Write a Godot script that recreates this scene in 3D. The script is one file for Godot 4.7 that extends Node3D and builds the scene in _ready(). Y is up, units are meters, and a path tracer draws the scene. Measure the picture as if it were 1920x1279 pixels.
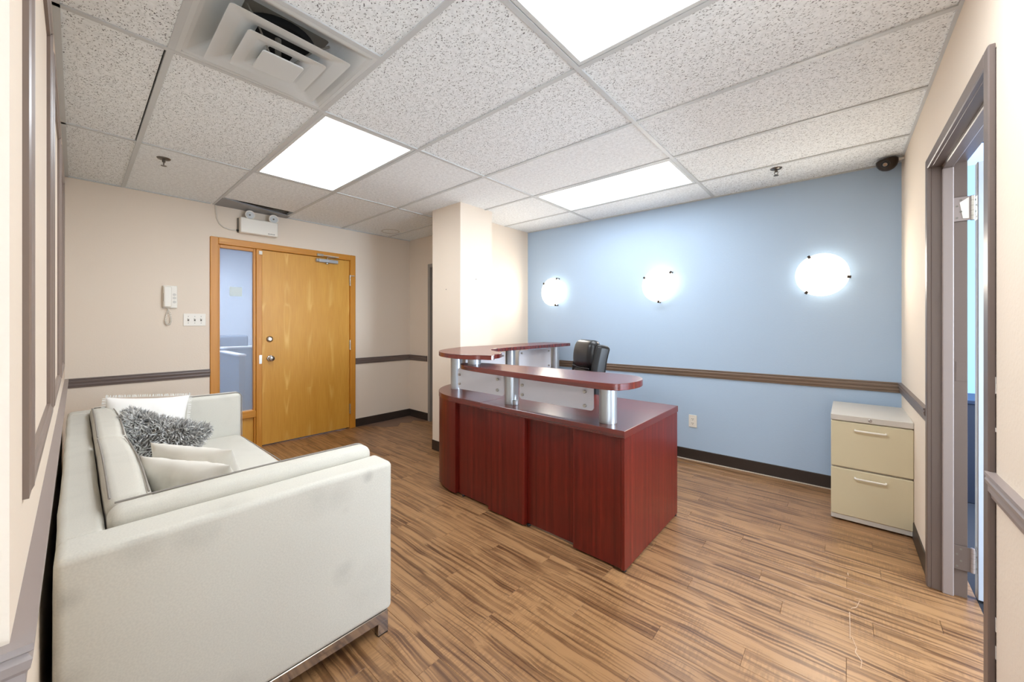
extends Node3D
# Office waiting room: sofa, curved reception desk, blue sconce wall, oak entrance door.
# x runs along the blue wall, -z towards it, y up; metres.

const CEIL := 2.401
const DW := -4.535      # face of the entrance wall
const RW := 0.300       # face of the right wall
const WT := 0.118      # thickness of the right wall
const LW := 0.057       # face of the left wall (behind the sofa)

var rng := RandomNumberGenerator.new()
var M := {}
var names := {}

# ---------------------------------------------------------------- mesh building
class Sh:
	var v := PackedVector3Array()
	var n := PackedVector3Array()
	var uv := PackedVector2Array()
	var grain := 0
	var uo := 0.0
	var vo := 0.0

	func uvof(p: Vector3, nn: Vector3) -> Vector2:
		var a := nn.abs()
		var d := 0
		if a.y > a.x and a.y >= a.z: d = 1
		elif a.z > a.x and a.z > a.y: d = 2
		if d == grain:
			return Vector2(p[(d + 1) % 3] + uo, p[(d + 2) % 3] + vo)
		return Vector2(p[grain] + uo, p[3 - grain - d] + vo)

	func tri(a: Vector3, b: Vector3, c: Vector3, na: Vector3, nb: Vector3, nc: Vector3) -> void:
		var f := (b - a).cross(c - a)
		if f.length_squared() < 1e-18: return
		var face := na + nb + nc
		if f.dot(face) > 0.0:
			var t := b; b = c; c = t
			t = nb; nb = nc; nc = t
		v.append_array([a, b, c]); n.append_array([na, nb, nc])
		uv.append_array([uvof(a, face), uvof(b, face), uvof(c, face)])

	func quad(a: Vector3, b: Vector3, c: Vector3, d: Vector3, nn: Vector3) -> void:
		tri(a, b, c, nn, nn, nn); tri(a, c, d, nn, nn, nn)

	func quadn(a: Vector3, b: Vector3, c: Vector3, d: Vector3, na: Vector3, nb: Vector3, nc: Vector3, nd: Vector3) -> void:
		tri(a, b, c, na, nb, nc); tri(a, c, d, na, nc, nd)

	# box between two corners, with chamfered edges
	func box(lo: Vector3, hi: Vector3, bv := 0.0, xf := Transform3D.IDENTITY) -> Sh:
		var c := (lo + hi) / 2.0
		var h := ((hi - lo) / 2.0).abs()
		bv = minf(bv, 0.45 * minf(h.x, minf(h.y, h.z)))
		var pt := func(s: Vector3, ax: int) -> Vector3:
			var p := Vector3.ZERO
			for k in 3: p[k] = s[k] * (h[k] if k == ax else h[k] - bv)
			return xf * (c + p)
		for ax in 3:
			var b := (ax + 1) % 3
			var d := (ax + 2) % 3
			for s in [-1.0, 1.0]:
				var q := []
				for k in [[-1, -1], [1, -1], [1, 1], [-1, 1]]:
					var sg := Vector3.ZERO
					sg[ax] = s; sg[b] = k[0]; sg[d] = k[1]
					q.append(pt.call(sg, ax))
				var nn := Vector3.ZERO
				nn[ax] = s
				quad(q[0], q[1], q[2], q[3], xf.basis * nn)
				if bv > 0.0:
					for s2 in [-1.0, 1.0]:
						var e := Vector3.ZERO
						e[ax] = s; e[b] = s2
						var e1 := e; e1[d] = -1.0
						var e2 := e; e2[d] = 1.0
						quad(pt.call(e1, ax), pt.call(e2, ax), pt.call(e2, b), pt.call(e1, b), xf.basis * e.normalized())
		if bv > 0.0:
			for x in [-1.0, 1.0]:
				for y in [-1.0, 1.0]:
					for z in [-1.0, 1.0]:
						var s := Vector3(x, y, z)
						var nn: Vector3 = xf.basis * s.normalized()
						tri(pt.call(s, 0), pt.call(s, 1), pt.call(s, 2), nn, nn, nn)
		return self

	# outline in the xz plane (Vector2(x, z)), raised from y0 to y1; xf turns it elsewhere
	func prism(outline: PackedVector2Array, y0: float, y1: float, bv := 0.0, xf := Transform3D.IDENTITY, soft := 35.0) -> Sh:
		var o := outline
		if Geometry2D.is_polygon_clockwise(o):
			o = o.duplicate(); o.reverse()
		var m := o.size()
		var en := PackedVector2Array()
		for i in m:
			var d := (o[(i + 1) % m] - o[i]).normalized()
			en.append(Vector2(d.y, -d.x))
		if Geometry2D.is_point_in_polygon((o[0] + o[1]) / 2.0 + en[0] * 0.0004, o):
			for i in m: en[i] = -en[i]
		var inn := PackedVector2Array()
		var va := []
		var vb := []
		var lim := cos(deg_to_rad(soft))
		for i in m:
			var p := en[(i + m - 1) % m]
			var q := en[i]
			var k := (p + q) / maxf(0.3, 1.0 + p.dot(q))
			inn.append(o[i] - k * bv)
			if p.dot(q) > lim:
				var w := (p + q).normalized()
				va.append(w); vb.append(w)
			else:
				va.append(p); vb.append(q)
		var P := func(q: Vector2, y: float) -> Vector3: return xf * Vector3(q.x, y, q.y)
		var N := func(q: Vector2, y: float) -> Vector3: return (xf.basis * Vector3(q.x, y, q.y)).normalized()
		var t := Geometry2D.triangulate_polygon(inn)
		for k in range(0, t.size(), 3):
			for s in [[y1, 1.0], [y0, -1.0]]:
				var nn: Vector3 = N.call(Vector2.ZERO, s[1])
				tri(P.call(inn[t[k]], s[0]), P.call(inn[t[k + 1]], s[0]), P.call(inn[t[k + 2]], s[0]), nn, nn, nn)
		for i in m:
			var j := (i + 1) % m
			var na: Vector2 = vb[i]
			var nb: Vector2 = va[j]
			quadn(P.call(o[i], y0 + bv), P.call(o[j], y0 + bv), P.call(o[j], y1 - bv), P.call(o[i], y1 - bv), N.call(na, 0.0), N.call(nb, 0.0), N.call(nb, 0.0), N.call(na, 0.0))
			if bv > 0.0:
				quadn(P.call(o[i], y1 - bv), P.call(o[j], y1 - bv), P.call(inn[j], y1), P.call(inn[i], y1), N.call(na, 1.0), N.call(nb, 1.0), N.call(nb, 1.0), N.call(na, 1.0))
				quadn(P.call(o[i], y0 + bv), P.call(o[j], y0 + bv), P.call(inn[j], y0), P.call(inn[i], y0), N.call(na, -1.0), N.call(nb, -1.0), N.call(nb, -1.0), N.call(na, -1.0))
		return self

	# profile of Vector2(radius, height) turned round the y axis of xf
	func lathe(prof: Array, seg := 24, xf := Transform3D.IDENTITY) -> Sh:
		for k in prof.size() - 1:
			var a: Vector2 = prof[k]
			var b: Vector2 = prof[k + 1]
			var d := (b - a).normalized()
			var nm := Vector2(d.y, -d.x)
			var n0 := nm
			var n1 := nm
			if k > 0:
				var dp: Vector2 = (a - prof[k - 1]).normalized()
				var pn := Vector2(dp.y, -dp.x)
				if pn.dot(nm) > 0.75: n0 = (pn + nm).normalized()
			if k < prof.size() - 2:
				var dn: Vector2 = (prof[k + 2] - b).normalized()
				var nn := Vector2(dn.y, -dn.x)
				if nn.dot(nm) > 0.75: n1 = (nn + nm).normalized()
			for i in seg:
				var t0 := TAU * i / seg
				var t1 := TAU * (i + 1) / seg
				var e0 := Vector3(cos(t0), 0, sin(t0))
				var e1 := Vector3(cos(t1), 0, sin(t1))
				var up := Vector3.UP
				quadn(xf * (e0 * a.x + up * a.y), xf * (e1 * a.x + up * a.y), xf * (e1 * b.x + up * b.y), xf * (e0 * b.x + up * b.y),
					xf.basis * (e0 * n0.x + up * n0.y), xf.basis * (e1 * n0.x + up * n0.y), xf.basis * (e1 * n1.x + up * n1.y), xf.basis * (e0 * n1.x + up * n1.y))
		return self

	func cyl(a: Vector3, b: Vector3, r: float, seg := 20, bv := 0.0) -> Sh:
		var ax := b - a
		var l := ax.length()
		var up := ax / l
		var sd := up.cross(Vector3.RIGHT if absf(up.x) < 0.8 else Vector3.FORWARD).normalized()
		var xf := Transform3D(Basis(sd, up, sd.cross(up)), a)
		if bv > 0.0:
			return lathe([Vector2(0, 0), Vector2(r - bv, 0), Vector2(r, bv), Vector2(r, l - bv), Vector2(r - bv, l), Vector2(0, l)], seg, xf)
		return lathe([Vector2(0, 0), Vector2(r, 0), Vector2(r, l), Vector2(0, l)], seg, xf)

	func tube(pts: PackedVector3Array, r: float, seg := 8) -> Sh:
		var rings := []
		var m := pts.size()
		var ref := Vector3.UP
		for i in m:
			var d := (pts[mini(i + 1, m - 1)] - pts[maxi(i - 1, 0)]).normalized()
			if absf(d.dot(ref)) > 0.95: ref = Vector3.RIGHT if absf(d.x) < 0.8 else Vector3.FORWARD
			var a := d.cross(ref).normalized()
			ref = a.cross(d).normalized()
			var ring := []
			for k in seg:
				var t := TAU * k / seg
				ring.append(a * cos(t) + ref * sin(t))
			rings.append(ring)
		for i in m - 1:
			for k in seg:
				var k2 := (k + 1) % seg
				quadn(pts[i] + rings[i][k] * r, pts[i] + rings[i][k2] * r, pts[i + 1] + rings[i + 1][k2] * r, pts[i + 1] + rings[i + 1][k] * r, rings[i][k], rings[i][k2], rings[i + 1][k2], rings[i + 1][k])
		for e in [0, m - 1]:
			var d := (pts[0] - pts[1]).normalized() if e == 0 else (pts[m - 1] - pts[m - 2]).normalized()
			for k in range(1, seg - 1):
				tri(pts[e] + rings[e][0] * r, pts[e] + rings[e][k] * r, pts[e] + rings[e][k + 1] * r, d, d, d)
		return self

	# upholstered block: rounded all round, shaped by a function of the point in the block's own box (-1..1)
	func soft(lo: Vector3, hi: Vector3, r: float, inner := 8, bend = null, xf := Transform3D.IDENTITY) -> Sh:
		var c := (lo + hi) / 2.0
		var h := (hi - lo) / 2.0
		r = minf(r, minf(h.x, minf(h.y, h.z)) * 0.98)
		var ts := []
		for ax in 3:
			var t := []
			var q := h[ax] - r
			for k in [45.0, 30.0, 15.0]: t.append(-(q + r * tan(deg_to_rad(k))))
			var cnt := maxi(1, int(inner * h[ax] / maxf(h.x, maxf(h.y, h.z))))
			for k in cnt + 1: t.append(-q + 2.0 * q * k / cnt)
			for k in [15.0, 30.0, 45.0]: t.append(q + r * tan(deg_to_rad(k)))
			ts.append(t)
		var start := v.size()
		var put := func(p: Vector3) -> Array:
			var inn := p.clamp(-(h - Vector3.ONE * r), h - Vector3.ONE * r)
			var d := (p - inn)
			var nn := d.normalized()
			var w := inn + nn * r
			if bend != null: w = bend.call(w, w / h)
			return [xf * (c + w), nn]
		for ax in 3:
			var b := (ax + 1) % 3
			var d := (ax + 2) % 3
			for s in [-1.0, 1.0]:
				for i in ts[b].size() - 1:
					for j in ts[d].size() - 1:
						var q := []
						for k in [[0, 0], [1, 0], [1, 1], [0, 1]]:
							var p := Vector3.ZERO
							p[ax] = s * h[ax]; p[b] = ts[b][i + k[0]]; p[d] = ts[d][j + k[1]]
							q.append(put.call(p))
						quadn(q[0][0], q[1][0], q[2][0], q[3][0], xf.basis * q[0][1], xf.basis * q[1][1], xf.basis * q[2][1], xf.basis * q[3][1])
		smooth(start)
		return self

	# normals averaged over all faces that meet at a point
	func smooth(start := 0) -> void:
		var sums := {}
		for i in range(start, v.size(), 3):
			var f := (v[i + 2] - v[i]).cross(v[i + 1] - v[i])
			for k in 3:
				var key := Vector3i((v[i + k] * 20000.0).round())
				sums[key] = sums.get(key, Vector3.ZERO) + f
		for i in range(start, v.size()):
			var s: Vector3 = sums[Vector3i((v[i] * 20000.0).round())]
			if s.length_squared() > 0.0: n[i] = s.normalized()

	# pillow standing in the xy plane of xf, its thickness along z
	func pillow(w: float, hh: float, th: float, xf: Transform3D, seed_ := 1, wr := 0.006, steps := 26) -> Sh:
		var nz := FastNoiseLite.new()
		nz.seed = seed_; nz.frequency = 4.0
		var start := v.size()
		var at := func(i: int, j: int, s: float) -> Vector3:
			var a := sin((float(i) / steps - 0.5) * PI)
			var b := sin((float(j) / steps - 0.5) * PI)
			var px := a * w / 2.0 * (1.0 - 0.07 * (1.0 - b * b) * a * a)
			var py := b * hh / 2.0 * (1.0 - 0.07 * (1.0 - a * a) * b * b)
			var t := pow(maxf(0.0, (1.0 - pow(absf(a), 2.6)) * (1.0 - pow(absf(b), 2.6))), 0.55)
			var pz := s * th / 2.0 * t
			pz += s * wr * t * nz.get_noise_2d(px * 1.9 + py * 1.2, py * 0.9 - px * 0.4 + s * 3.0) * 2.0
			return xf * Vector3(px, py, pz)
		for s in [-1.0, 1.0]:
			for i in steps:
				for j in steps:
					var nn: Vector3 = xf.basis * Vector3(0, 0, s)
					quad(at.call(i, j, s), at.call(i + 1, j, s), at.call(i + 1, j + 1, s), at.call(i, j + 1, s), nn)
		smooth(start)
		return self

	func mesh() -> ArrayMesh:
		var a := []
		a.resize(Mesh.ARRAY_MAX)
		a[Mesh.ARRAY_VERTEX] = v; a[Mesh.ARRAY_NORMAL] = n; a[Mesh.ARRAY_TEX_UV] = uv
		var m := ArrayMesh.new()
		m.add_surface_from_arrays(Mesh.PRIMITIVE_TRIANGLES, a)
		return m

func sh(grain := 0, vary := false) -> Sh:
	var s := Sh.new()
	s.grain = grain
	if vary:
		s.uo = rng.randf() * 3.0; s.vo = rng.randf() * 3.0
	return s

# ---------------------------------------------------------------- objects
func numbered(called: String) -> String:
	names[called] = names.get(called, -1) + 1
	return called if names[called] == 0 else "%s_%03d" % [called, names[called]]

func obj(called: String, s: Sh, m: Material, parent: Node3D = null) -> MeshInstance3D:
	var o := MeshInstance3D.new()
	o.mesh = s.mesh(); o.material_override = m
	if parent == null:
		o.name = numbered(called); add_child(o)
	else:
		o.name = called
		parent.add_child(o, true)
		var k := 0
		for c in parent.get_children():
			if c != o and (c.name == called or String(c.name).begins_with(called + "_0") or String(c.name).begins_with(called + "_1") or String(c.name).begins_with(called + "_2")): k += 1
		if k > 0: o.name = "%s_%03d" % [called, k]
	return o

func thing(called: String, at := Vector3.ZERO, turn := 0.0) -> Node3D:
	var o := Node3D.new()
	o.name = numbered(called); add_child(o)
	o.position = at; o.rotation.y = turn
	return o

func tag(o: Node, label: String, category: String, group := "", kind := "") -> Node:
	o.set_meta("label", label); o.set_meta("category", category)
	if group: o.set_meta("group", group)
	if kind: o.set_meta("kind", kind)
	return o

func setting(o: Node, label: String, category: String) -> Node:
	return tag(o, label, category, "", "structure")

# ---------------------------------------------------------------- materials
func c8(r: int, g: int, b: int) -> Color: return Color8(r, g, b)

func mat(col: Color, rough := 0.6, metal := 0.0) -> StandardMaterial3D:
	var m := StandardMaterial3D.new()
	m.albedo_color = col; m.roughness = rough; m.metallic = metal
	return m

func noise_bytes(w: int, h: int, freq: float, seed_: int, to_w: int, to_h: int, oct := 3) -> PackedByteArray:
	var nz := FastNoiseLite.new()
	nz.noise_type = FastNoiseLite.TYPE_SIMPLEX; nz.seed = seed_; nz.frequency = freq; nz.fractal_octaves = oct
	var im := nz.get_seamless_image(w, h)
	im.convert(Image.FORMAT_L8)
	im.resize(to_w, to_h, Image.INTERPOLATE_CUBIC)
	return im.get_data()

func tex_of(w: int, h: int, d: PackedByteArray) -> ImageTexture:
	var im := Image.create_from_data(w, h, false, Image.FORMAT_RGB8, d)
	im.generate_mipmaps()
	return ImageTexture.create_from_image(im)

func plank_texture() -> ImageTexture:
	var w := 1024
	var h := 1024
	var grain := noise_bytes(16, 1024, 0.045, 11, w, h, 4)
	var band := noise_bytes(12, 512, 0.055, 5, w, h, 3)
	var fine := noise_bytes(8, 1024, 0.2, 17, w, h, 2)
	var tick := noise_bytes(1024, 128, 0.07, 8, w, h, 3)
	var cloud := noise_bytes(128, 256, 0.02, 21, w, h, 3)
	var d := PackedByteArray()
	d.resize(w * h * 3)
	var r := RandomNumberGenerator.new()
	r.seed = 4
	var tone := []
	for k in 10: tone.append(r.randf_range(-0.16, 0.14))
	for y in h:
		var t0: float = tone[y * 10 / h]
		for x in w:
			var i := y * w + x
			var cl := cloud[i] / 255.0
			var yy := posmod(y + int(3.0 * sin(x * 0.0123 + (y * 10 / h) * 2.0) + 9.0 * (cl - 0.5)), h)
			var g := grain[yy * w + x] / 255.0
			var b := band[yy * w + x] / 255.0
			var k := 0.5 + (tick[i] / 255.0 - 0.5) * clampf((cl - 0.35) * 3.0, 0.0, 1.0)
			var dark := clampf((0.50 - b) * 3.0, 0.0, 1.0) * 0.42 + clampf((0.46 - g) * 2.4, 0.0, 0.4)
			var line := clampf(1.0 - absf(b - 0.44) * 40.0, 0.0, 1.0) * 0.26
			var f := clampf(dark + line + (fine[yy * w + x] / 255.0 - 0.5) * 0.20 - t0 + (cl - 0.5) * 0.35, 0.0, 1.0)
			var lt := 1.0 + (k - 0.5) * 0.22 * (1.0 - f)
			d[i * 3] = int(clampf((167.0 - 85.0 * f) * lt, 0, 255))
			d[i * 3 + 1] = int(clampf((125.0 - 74.0 * f) * lt, 0, 255))
			d[i * 3 + 2] = int(clampf((84.0 - 56.0 * f) * lt, 0, 255))
	return tex_of(w, h, d)

func mahogany_texture() -> ImageTexture:
	var w := 512
	var h := 1024
	var a := noise_bytes(16, 1024, 0.012, 31, w, h, 3)
	var b := noise_bytes(32, 1024, 0.09, 33, w, h, 3)
	var e := noise_bytes(128, 512, 0.05, 35, w, h, 2)
	var d := PackedByteArray()
	d.resize(w * h * 3)
	for i in w * h:
		var f := clampf(0.5 + (a[i] / 255.0 - 0.5) * 0.6 + (b[i] / 255.0 - 0.5) * 0.30 + (e[i] / 255.0 - 0.5) * 0.25, 0.0, 1.0)
		d[i * 3] = int(70 + 50 * f)
		d[i * 3 + 1] = int(15 + 17 * f)
		d[i * 3 + 2] = int(9 + 11 * f)
	return tex_of(w, h, d)

func oak_texture() -> ImageTexture:
	# u runs along the grain; four veneer leaves side by side, each with a cathedral figure
	var w := 1024
	var h := 1024
	var a := noise_bytes(64, 1024, 0.08, 41, w, h, 4)
	var b := noise_bytes(32, 256, 0.02, 43, w, h, 3)
	var d := PackedByteArray()
	d.resize(w * h * 3)
	for y in h:
		var leaf := fposmod(y / 256.0, 1.0) - 0.45
		var ln := absf(leaf)
		for x in w:
			var i := y * w + x
			var wob := b[i] / 255.0 - 0.5
			var s := x / 1024.0 * 9.0 + wob * 5.0 + sin(floorf(y / 256.0) * 2.3) * 0.5 - ln * ln * 34.0
			var fig := pow(absf(sin(s)), 7.0) * clampf(1.0 - ln * 5.5, 0.0, 1.0)
			var f := clampf(0.5 + (a[i] / 255.0 - 0.5) * 0.55 + wob * 0.4, 0.0, 1.0)
			fig *= 0.35 + 0.9 * b[i] / 255.0
			d[i * 3] = int(clampf(200 + 20 * f + 22 * fig, 0, 255))
			d[i * 3 + 1] = int(clampf(139 + 25 * f + 34 * fig, 0, 255))
			d[i * 3 + 2] = int(clampf(46 + 22 * f + 44 * fig, 0, 255))
	return tex_of(w, h, d)

func tile_texture(seed_: int, count: int, depth: float, size: float) -> ImageTexture:
	var w := 1024
	var d := PackedByteArray()
	d.resize(w * w * 3)
	var f := noise_bytes(512, 512, 0.05, seed_, w, w, 4)
	for i in w * w:
		var v := 239.0 + (f[i] - 128) * 0.08
		d[i * 3] = int(v); d[i * 3 + 1] = int(v + 4.0); d[i * 3 + 2] = int(v + 5.0)
	var r := RandomNumberGenerator.new()
	r.seed = seed_
	for k in count:
		var x := r.randi_range(0, w - 1)
		var y := r.randi_range(0, w - 1)
		var l := int(r.randf_range(1.0, 8.0) * size)
		var an := r.randf_range(-0.9, 0.9)
		var th := r.randf_range(0.4, 1.3) * size
		var dk := r.randf_range(0.35, 1.0) * depth
		for q in l + 1:
			var cx := x + cos(an) * q + r.randf_range(-0.7, 0.7)
			var cy := y + sin(an) * q + r.randf_range(-0.7, 0.7)
			for oy in range(-1, 2):
				for ox in range(-1, 2):
					var fall := clampf(th + 0.5 - Vector2(ox, oy).length(), 0.0, 1.0) * dk
					if fall <= 0.0: continue
					var i := (posmod(int(cy) + oy, w) * w + posmod(int(cx) + ox, w)) * 3
					for ch in 3: d[i + ch] = int(d[i + ch] * (1.0 - 0.5 * fall))
	return tex_of(w, w, d)

func fabric_texture() -> ImageTexture:
	var w := 512
	var a := noise_bytes(512, 512, 0.25, 51, w, w, 2)
	var b := noise_bytes(256, 256, 0.012, 53, w, w, 4)
	var d := PackedByteArray()
	d.resize(w * w * 3)
	for i in w * w:
		var v := 1.0 + (a[i] / 255.0 - 0.5) * 0.05 - clampf(b[i] / 255.0 - 0.52, 0.0, 1.0) * 0.05
		d[i * 3] = int(minf(255, 207 * v)); d[i * 3 + 1] = int(minf(255, 203 * v)); d[i * 3 + 2] = int(minf(255, 191 * v))
	return tex_of(w, w, d)

# the near arm's cloth with its grubby marks: [height, along, radius, strength]
func smudged_texture() -> ImageTexture:
	var w := 1024
	var a := noise_bytes(512, 512, 0.25, 51, w, w, 2)
	var b := noise_bytes(256, 256, 0.03, 57, w, w, 4)
	var d := PackedByteArray()
	d.resize(w * w * 3)
	var dark := PackedFloat32Array()
	dark.resize(w * w)
	for q in [[0.668, 0.157, 0.030, 0.22], [0.632, 0.27, 0.07, 0.08], [0.65, 0.35, 0.09, 0.07], [0.334, 0.247, 0.055, 0.14], [0.345, 0.262, 0.018, 0.14], [0.25, 0.15, 0.12, 0.06], [0.675, 0.80, 0.06, 0.12], [0.665, 0.68, 0.07, 0.10], [0.40, 0.93, 0.05, 0.12], [0.60, 0.93, 0.04, 0.16], [0.57, 0.245, 0.02, 0.08], [0.13, 0.60, 0.08, 0.10]]:
		var r := int(q[2] * w)
		for y in range(-r, r + 1):
			for x in range(-r, r + 1):
				var f := 1.0 - sqrt(x * x + y * y) / r
				if f > 0.0:
					var i := posmod(int(q[1] * w) + y, w) * w + posmod(int(q[0] * w) + x, w)
					dark[i] = maxf(dark[i], f * q[3] * 0.55 * (0.35 + 1.3 * b[i] / 255.0))
	for i in w * w:
		var v := 1.0 + (a[i] / 255.0 - 0.5) * 0.05 - dark[i]
		d[i * 3] = int(207 * v); d[i * 3 + 1] = int(203 * v); d[i * 3 + 2] = int(191 * v)
	return tex_of(w, w, d)

func wall_mat(col: Color, bump: Texture2D) -> StandardMaterial3D:
	var m := mat(col, 0.8)
	m.metallic_specular = 0.25
	m.normal_enabled = true; m.normal_texture = bump; m.normal_scale = 0.12
	m.uv1_triplanar = true; m.uv1_world_triplanar = true; m.uv1_scale = Vector3.ONE * 2.2
	return m

func textured(t: Texture2D, sc: Vector3, rough: float) -> StandardMaterial3D:
	var m := mat(Color.WHITE, rough)
	m.albedo_texture = t; m.uv1_scale = sc
	return m

func glow(col: Color, e: float) -> StandardMaterial3D:
	var m := mat(Color.WHITE, 0.5)
	m.emission_enabled = true; m.emission = col; m.emission_energy_multiplier = e
	return m

func make_materials() -> void:
	var nb := FastNoiseLite.new()
	nb.frequency = 0.05; nb.fractal_octaves = 3; nb.seed = 2
	var im := nb.get_seamless_image(512, 512)
	im.bump_map_to_normal_map(3.0)
	im.generate_mipmaps()
	var bump := ImageTexture.create_from_image(im)
	M.cream = wall_mat(c8(229, 214, 196), bump)
	M.blue = wall_mat(c8(180, 201, 223), bump)
	M.taupe = mat(c8(108, 94, 87), 0.38)
	M.taupe_light = mat(c8(150, 137, 132), 0.38)
	M.base = mat(c8(52, 42, 36), 0.45)
	M.caulk = mat(c8(206, 196, 184), 0.6)
	M.plank = textured(plank_texture(), Vector3.ONE, 0.33)
	M.plank.metallic_specular = 0.62
	M.subfloor = mat(c8(48, 32, 20), 0.8)
	M.tile_a = textured(tile_texture(3, 6600, 1.55, 1.0), Vector3.ONE * 1.15, 0.9)
	M.tile_b = textured(tile_texture(7, 12000, 0.7, 0.7), Vector3.ONE * 1.15, 0.9)
	M.tee = mat(c8(200, 203, 203), 0.45)
	M.white_metal = mat(c8(211, 214, 213), 0.5)
	M.dark = mat(c8(12, 12, 12), 0.9)
	var mt := mahogany_texture()
	M.red = textured(mt, Vector3(0.7, 1.6, 1.0), 0.33)
	M.redtop = textured(mt, Vector3(0.7, 1.6, 1.0), 0.25)
	M.redtop.metallic_specular = 0.75
	M.oak = textured(oak_texture(), Vector3(0.62, 1.07, 1.0), 0.42)
	M.oak_frame = mat(Color.WHITE, 0.42)
	M.oak_frame.albedo_texture = M.oak.albedo_texture
	M.oak_frame.albedo_color = c8(244, 226, 196)
	M.oak_frame.uv1_scale = Vector3(0.5, 3.3, 1.0)
	M.fabric = textured(fabric_texture(), Vector3.ONE * 1.3, 0.92)
	M.fabric.rim_enabled = true; M.fabric.rim = 0.25
	M.fabric_arm = textured(smudged_texture(), Vector3.ONE, 0.92)
	M.fabric_arm.rim_enabled = true; M.fabric_arm.rim = 0.25
	M.piping = mat(c8(146, 140, 132), 0.9)
	M.satin = mat(c8(222, 218, 208), 0.75)
	M.whitecloth = mat(c8(240, 237, 231), 0.9)
	M.fur = mat(Color.WHITE, 0.85)
	M.fur.vertex_color_use_as_albedo = true
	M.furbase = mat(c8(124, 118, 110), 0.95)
	M.chrome = mat(c8(190, 188, 188), 0.12, 1.0)
	M.gunmetal = mat(c8(112, 107, 100), 0.3, 0.85)
	M.frame_taupe = mat(c8(132, 116, 107), 0.38)
	M.rail_brown = mat(c8(126, 106, 90), 0.32)
	M.nickel = mat(c8(188, 182, 172), 0.28, 1.0)
	M.alu = mat(c8(186, 190, 194), 0.34, 0.75)
	M.bronze = mat(c8(62, 50, 42), 0.4, 0.6)
	M.leather = mat(c8(18, 18, 20), 0.34)
	M.blackplastic = mat(c8(22, 22, 23), 0.5)
	M.acrylic = mat(Color(0.93, 0.93, 0.95, 0.72), 0.4)
	M.acrylic.transparency = BaseMaterial3D.TRANSPARENCY_ALPHA
	M.pane = mat(Color(0.80, 0.85, 0.92, 0.26), 0.6)
	M.pane.metallic_specular = 0.15
	M.clear = mat(Color(1, 1, 1, 0.06), 0.02)
	M.clear.transparency = BaseMaterial3D.TRANSPARENCY_ALPHA
	M.pane.transparency = BaseMaterial3D.TRANSPARENCY_ALPHA
	M.putty = mat(c8(214, 203, 170), 0.45)
	M.cabtop = mat(c8(206, 200, 190), 0.42)
	M.ivory = mat(c8(236, 230, 218), 0.45)
	M.shade_grey = mat(c8(150, 150, 150), 0.6)
	M.shade = mat(c8(120, 114, 104), 0.6)
	M.lens = glow(Color(1, 1, 1), 1.6)
	M.bowl = glow(Color(1.0, 0.97, 0.9), 1.15)
	M.doorblue = mat(c8(196, 208, 226), 0.4)
	M.roomblue = mat(c8(142, 176, 214), 0.7)
	M.carpet = mat(c8(38, 40, 50), 0.95)
	M.haze_wall = mat(c8(206, 214, 226), 0.8)
	M.partition = mat(c8(104, 116, 134), 0.85)
	M.scuff = mat(c8(196, 166, 138), 0.7)
	M.paintchip = mat(c8(225, 220, 212), 0.6)

# ---------------------------------------------------------------- mouldings
# profile points are Vector2(out from the wall, height); run from a to b along a wall whose outward normal is nrm
func moulding(s: Sh, prof: Array, a: Vector3, b: Vector3, nrm: Vector3, mitre_a := 0.0, mitre_b := 0.0, up := Vector3.UP) -> Sh:
	var along := (b - a).normalized()
	var m := prof.size()
	for i in m:
		var p: Vector2 = prof[i]
		var q: Vector2 = prof[(i + 1) % m]
		var pa := a + nrm * p.x + up * p.y - along * mitre_a * p.x
		var pb := b + nrm * p.x + up * p.y + along * mitre_b * p.x
		var qa := a + nrm * q.x + up * q.y - along * mitre_a * q.x
		var qb := b + nrm * q.x + up * q.y + along * mitre_b * q.x
		var d := (q - p).normalized()
		var nn := nrm * -d.y + up * d.x
		var mid := (p + q) / 2.0 + Vector2(-d.y, d.x) * 0.0004
		if Geometry2D.is_point_in_polygon(mid, PackedVector2Array(prof)): nn = -nn
		s.quad(pa, pb, qb, qa, nn)
	var t := Geometry2D.triangulate_polygon(PackedVector2Array(prof))
	for k in range(0, t.size(), 3):
		for e in [[a, -1.0, -mitre_a], [b, 1.0, mitre_b]]:
			var w := []
			for j in 3:
				var p: Vector2 = prof[t[k + j]]
				w.append(e[0] + nrm * p.x + up * p.y + along * e[2] * p.x)
			var nn: Vector3 = along * e[1]
			s.tri(w[0], w[1], w[2], nn, nn, nn)
	return s

const RAIL := [Vector2(0, 0), Vector2(0.008, 0.0), Vector2(0.010, 0.012), Vector2(0.014, 0.018), Vector2(0.014, 0.034), Vector2(0.018, 0.040), Vector2(0.020, 0.052), Vector2(0.016, 0.060), Vector2(0.021, 0.064), Vector2(0.021, 0.073), Vector2(0, 0.073)]
const PICT := [Vector2(0, -0.024), Vector2(0.007, -0.024), Vector2(0.009, -0.014), Vector2(0.012, -0.008), Vector2(0.012, 0.006), Vector2(0.008, 0.012), Vector2(0.007, 0.024), Vector2(0, 0.024)]
const SKIRT := [Vector2(0, 0.003), Vector2(0.007, 0.003), Vector2(0.006, 0.012), Vector2(0.005, 0.096), Vector2(0.002, 0.1), Vector2(0, 0.1)]

func rail(a: Vector3, b: Vector3, nrm: Vector3, ma := 0.0, mb := 0.0) -> Sh:
	return moulding(sh(), RAIL, a, b, nrm, ma, mb)

# the right wall stands 0.8 degrees off square
func skew(o: Node3D) -> Node3D:
	var b := Basis(Vector3.UP, 0.0138)
	var piv := Vector3(RW, 0, -2.72)
	o.transform = Transform3D(b, piv - b * piv) * o.transform
	return o

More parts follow.
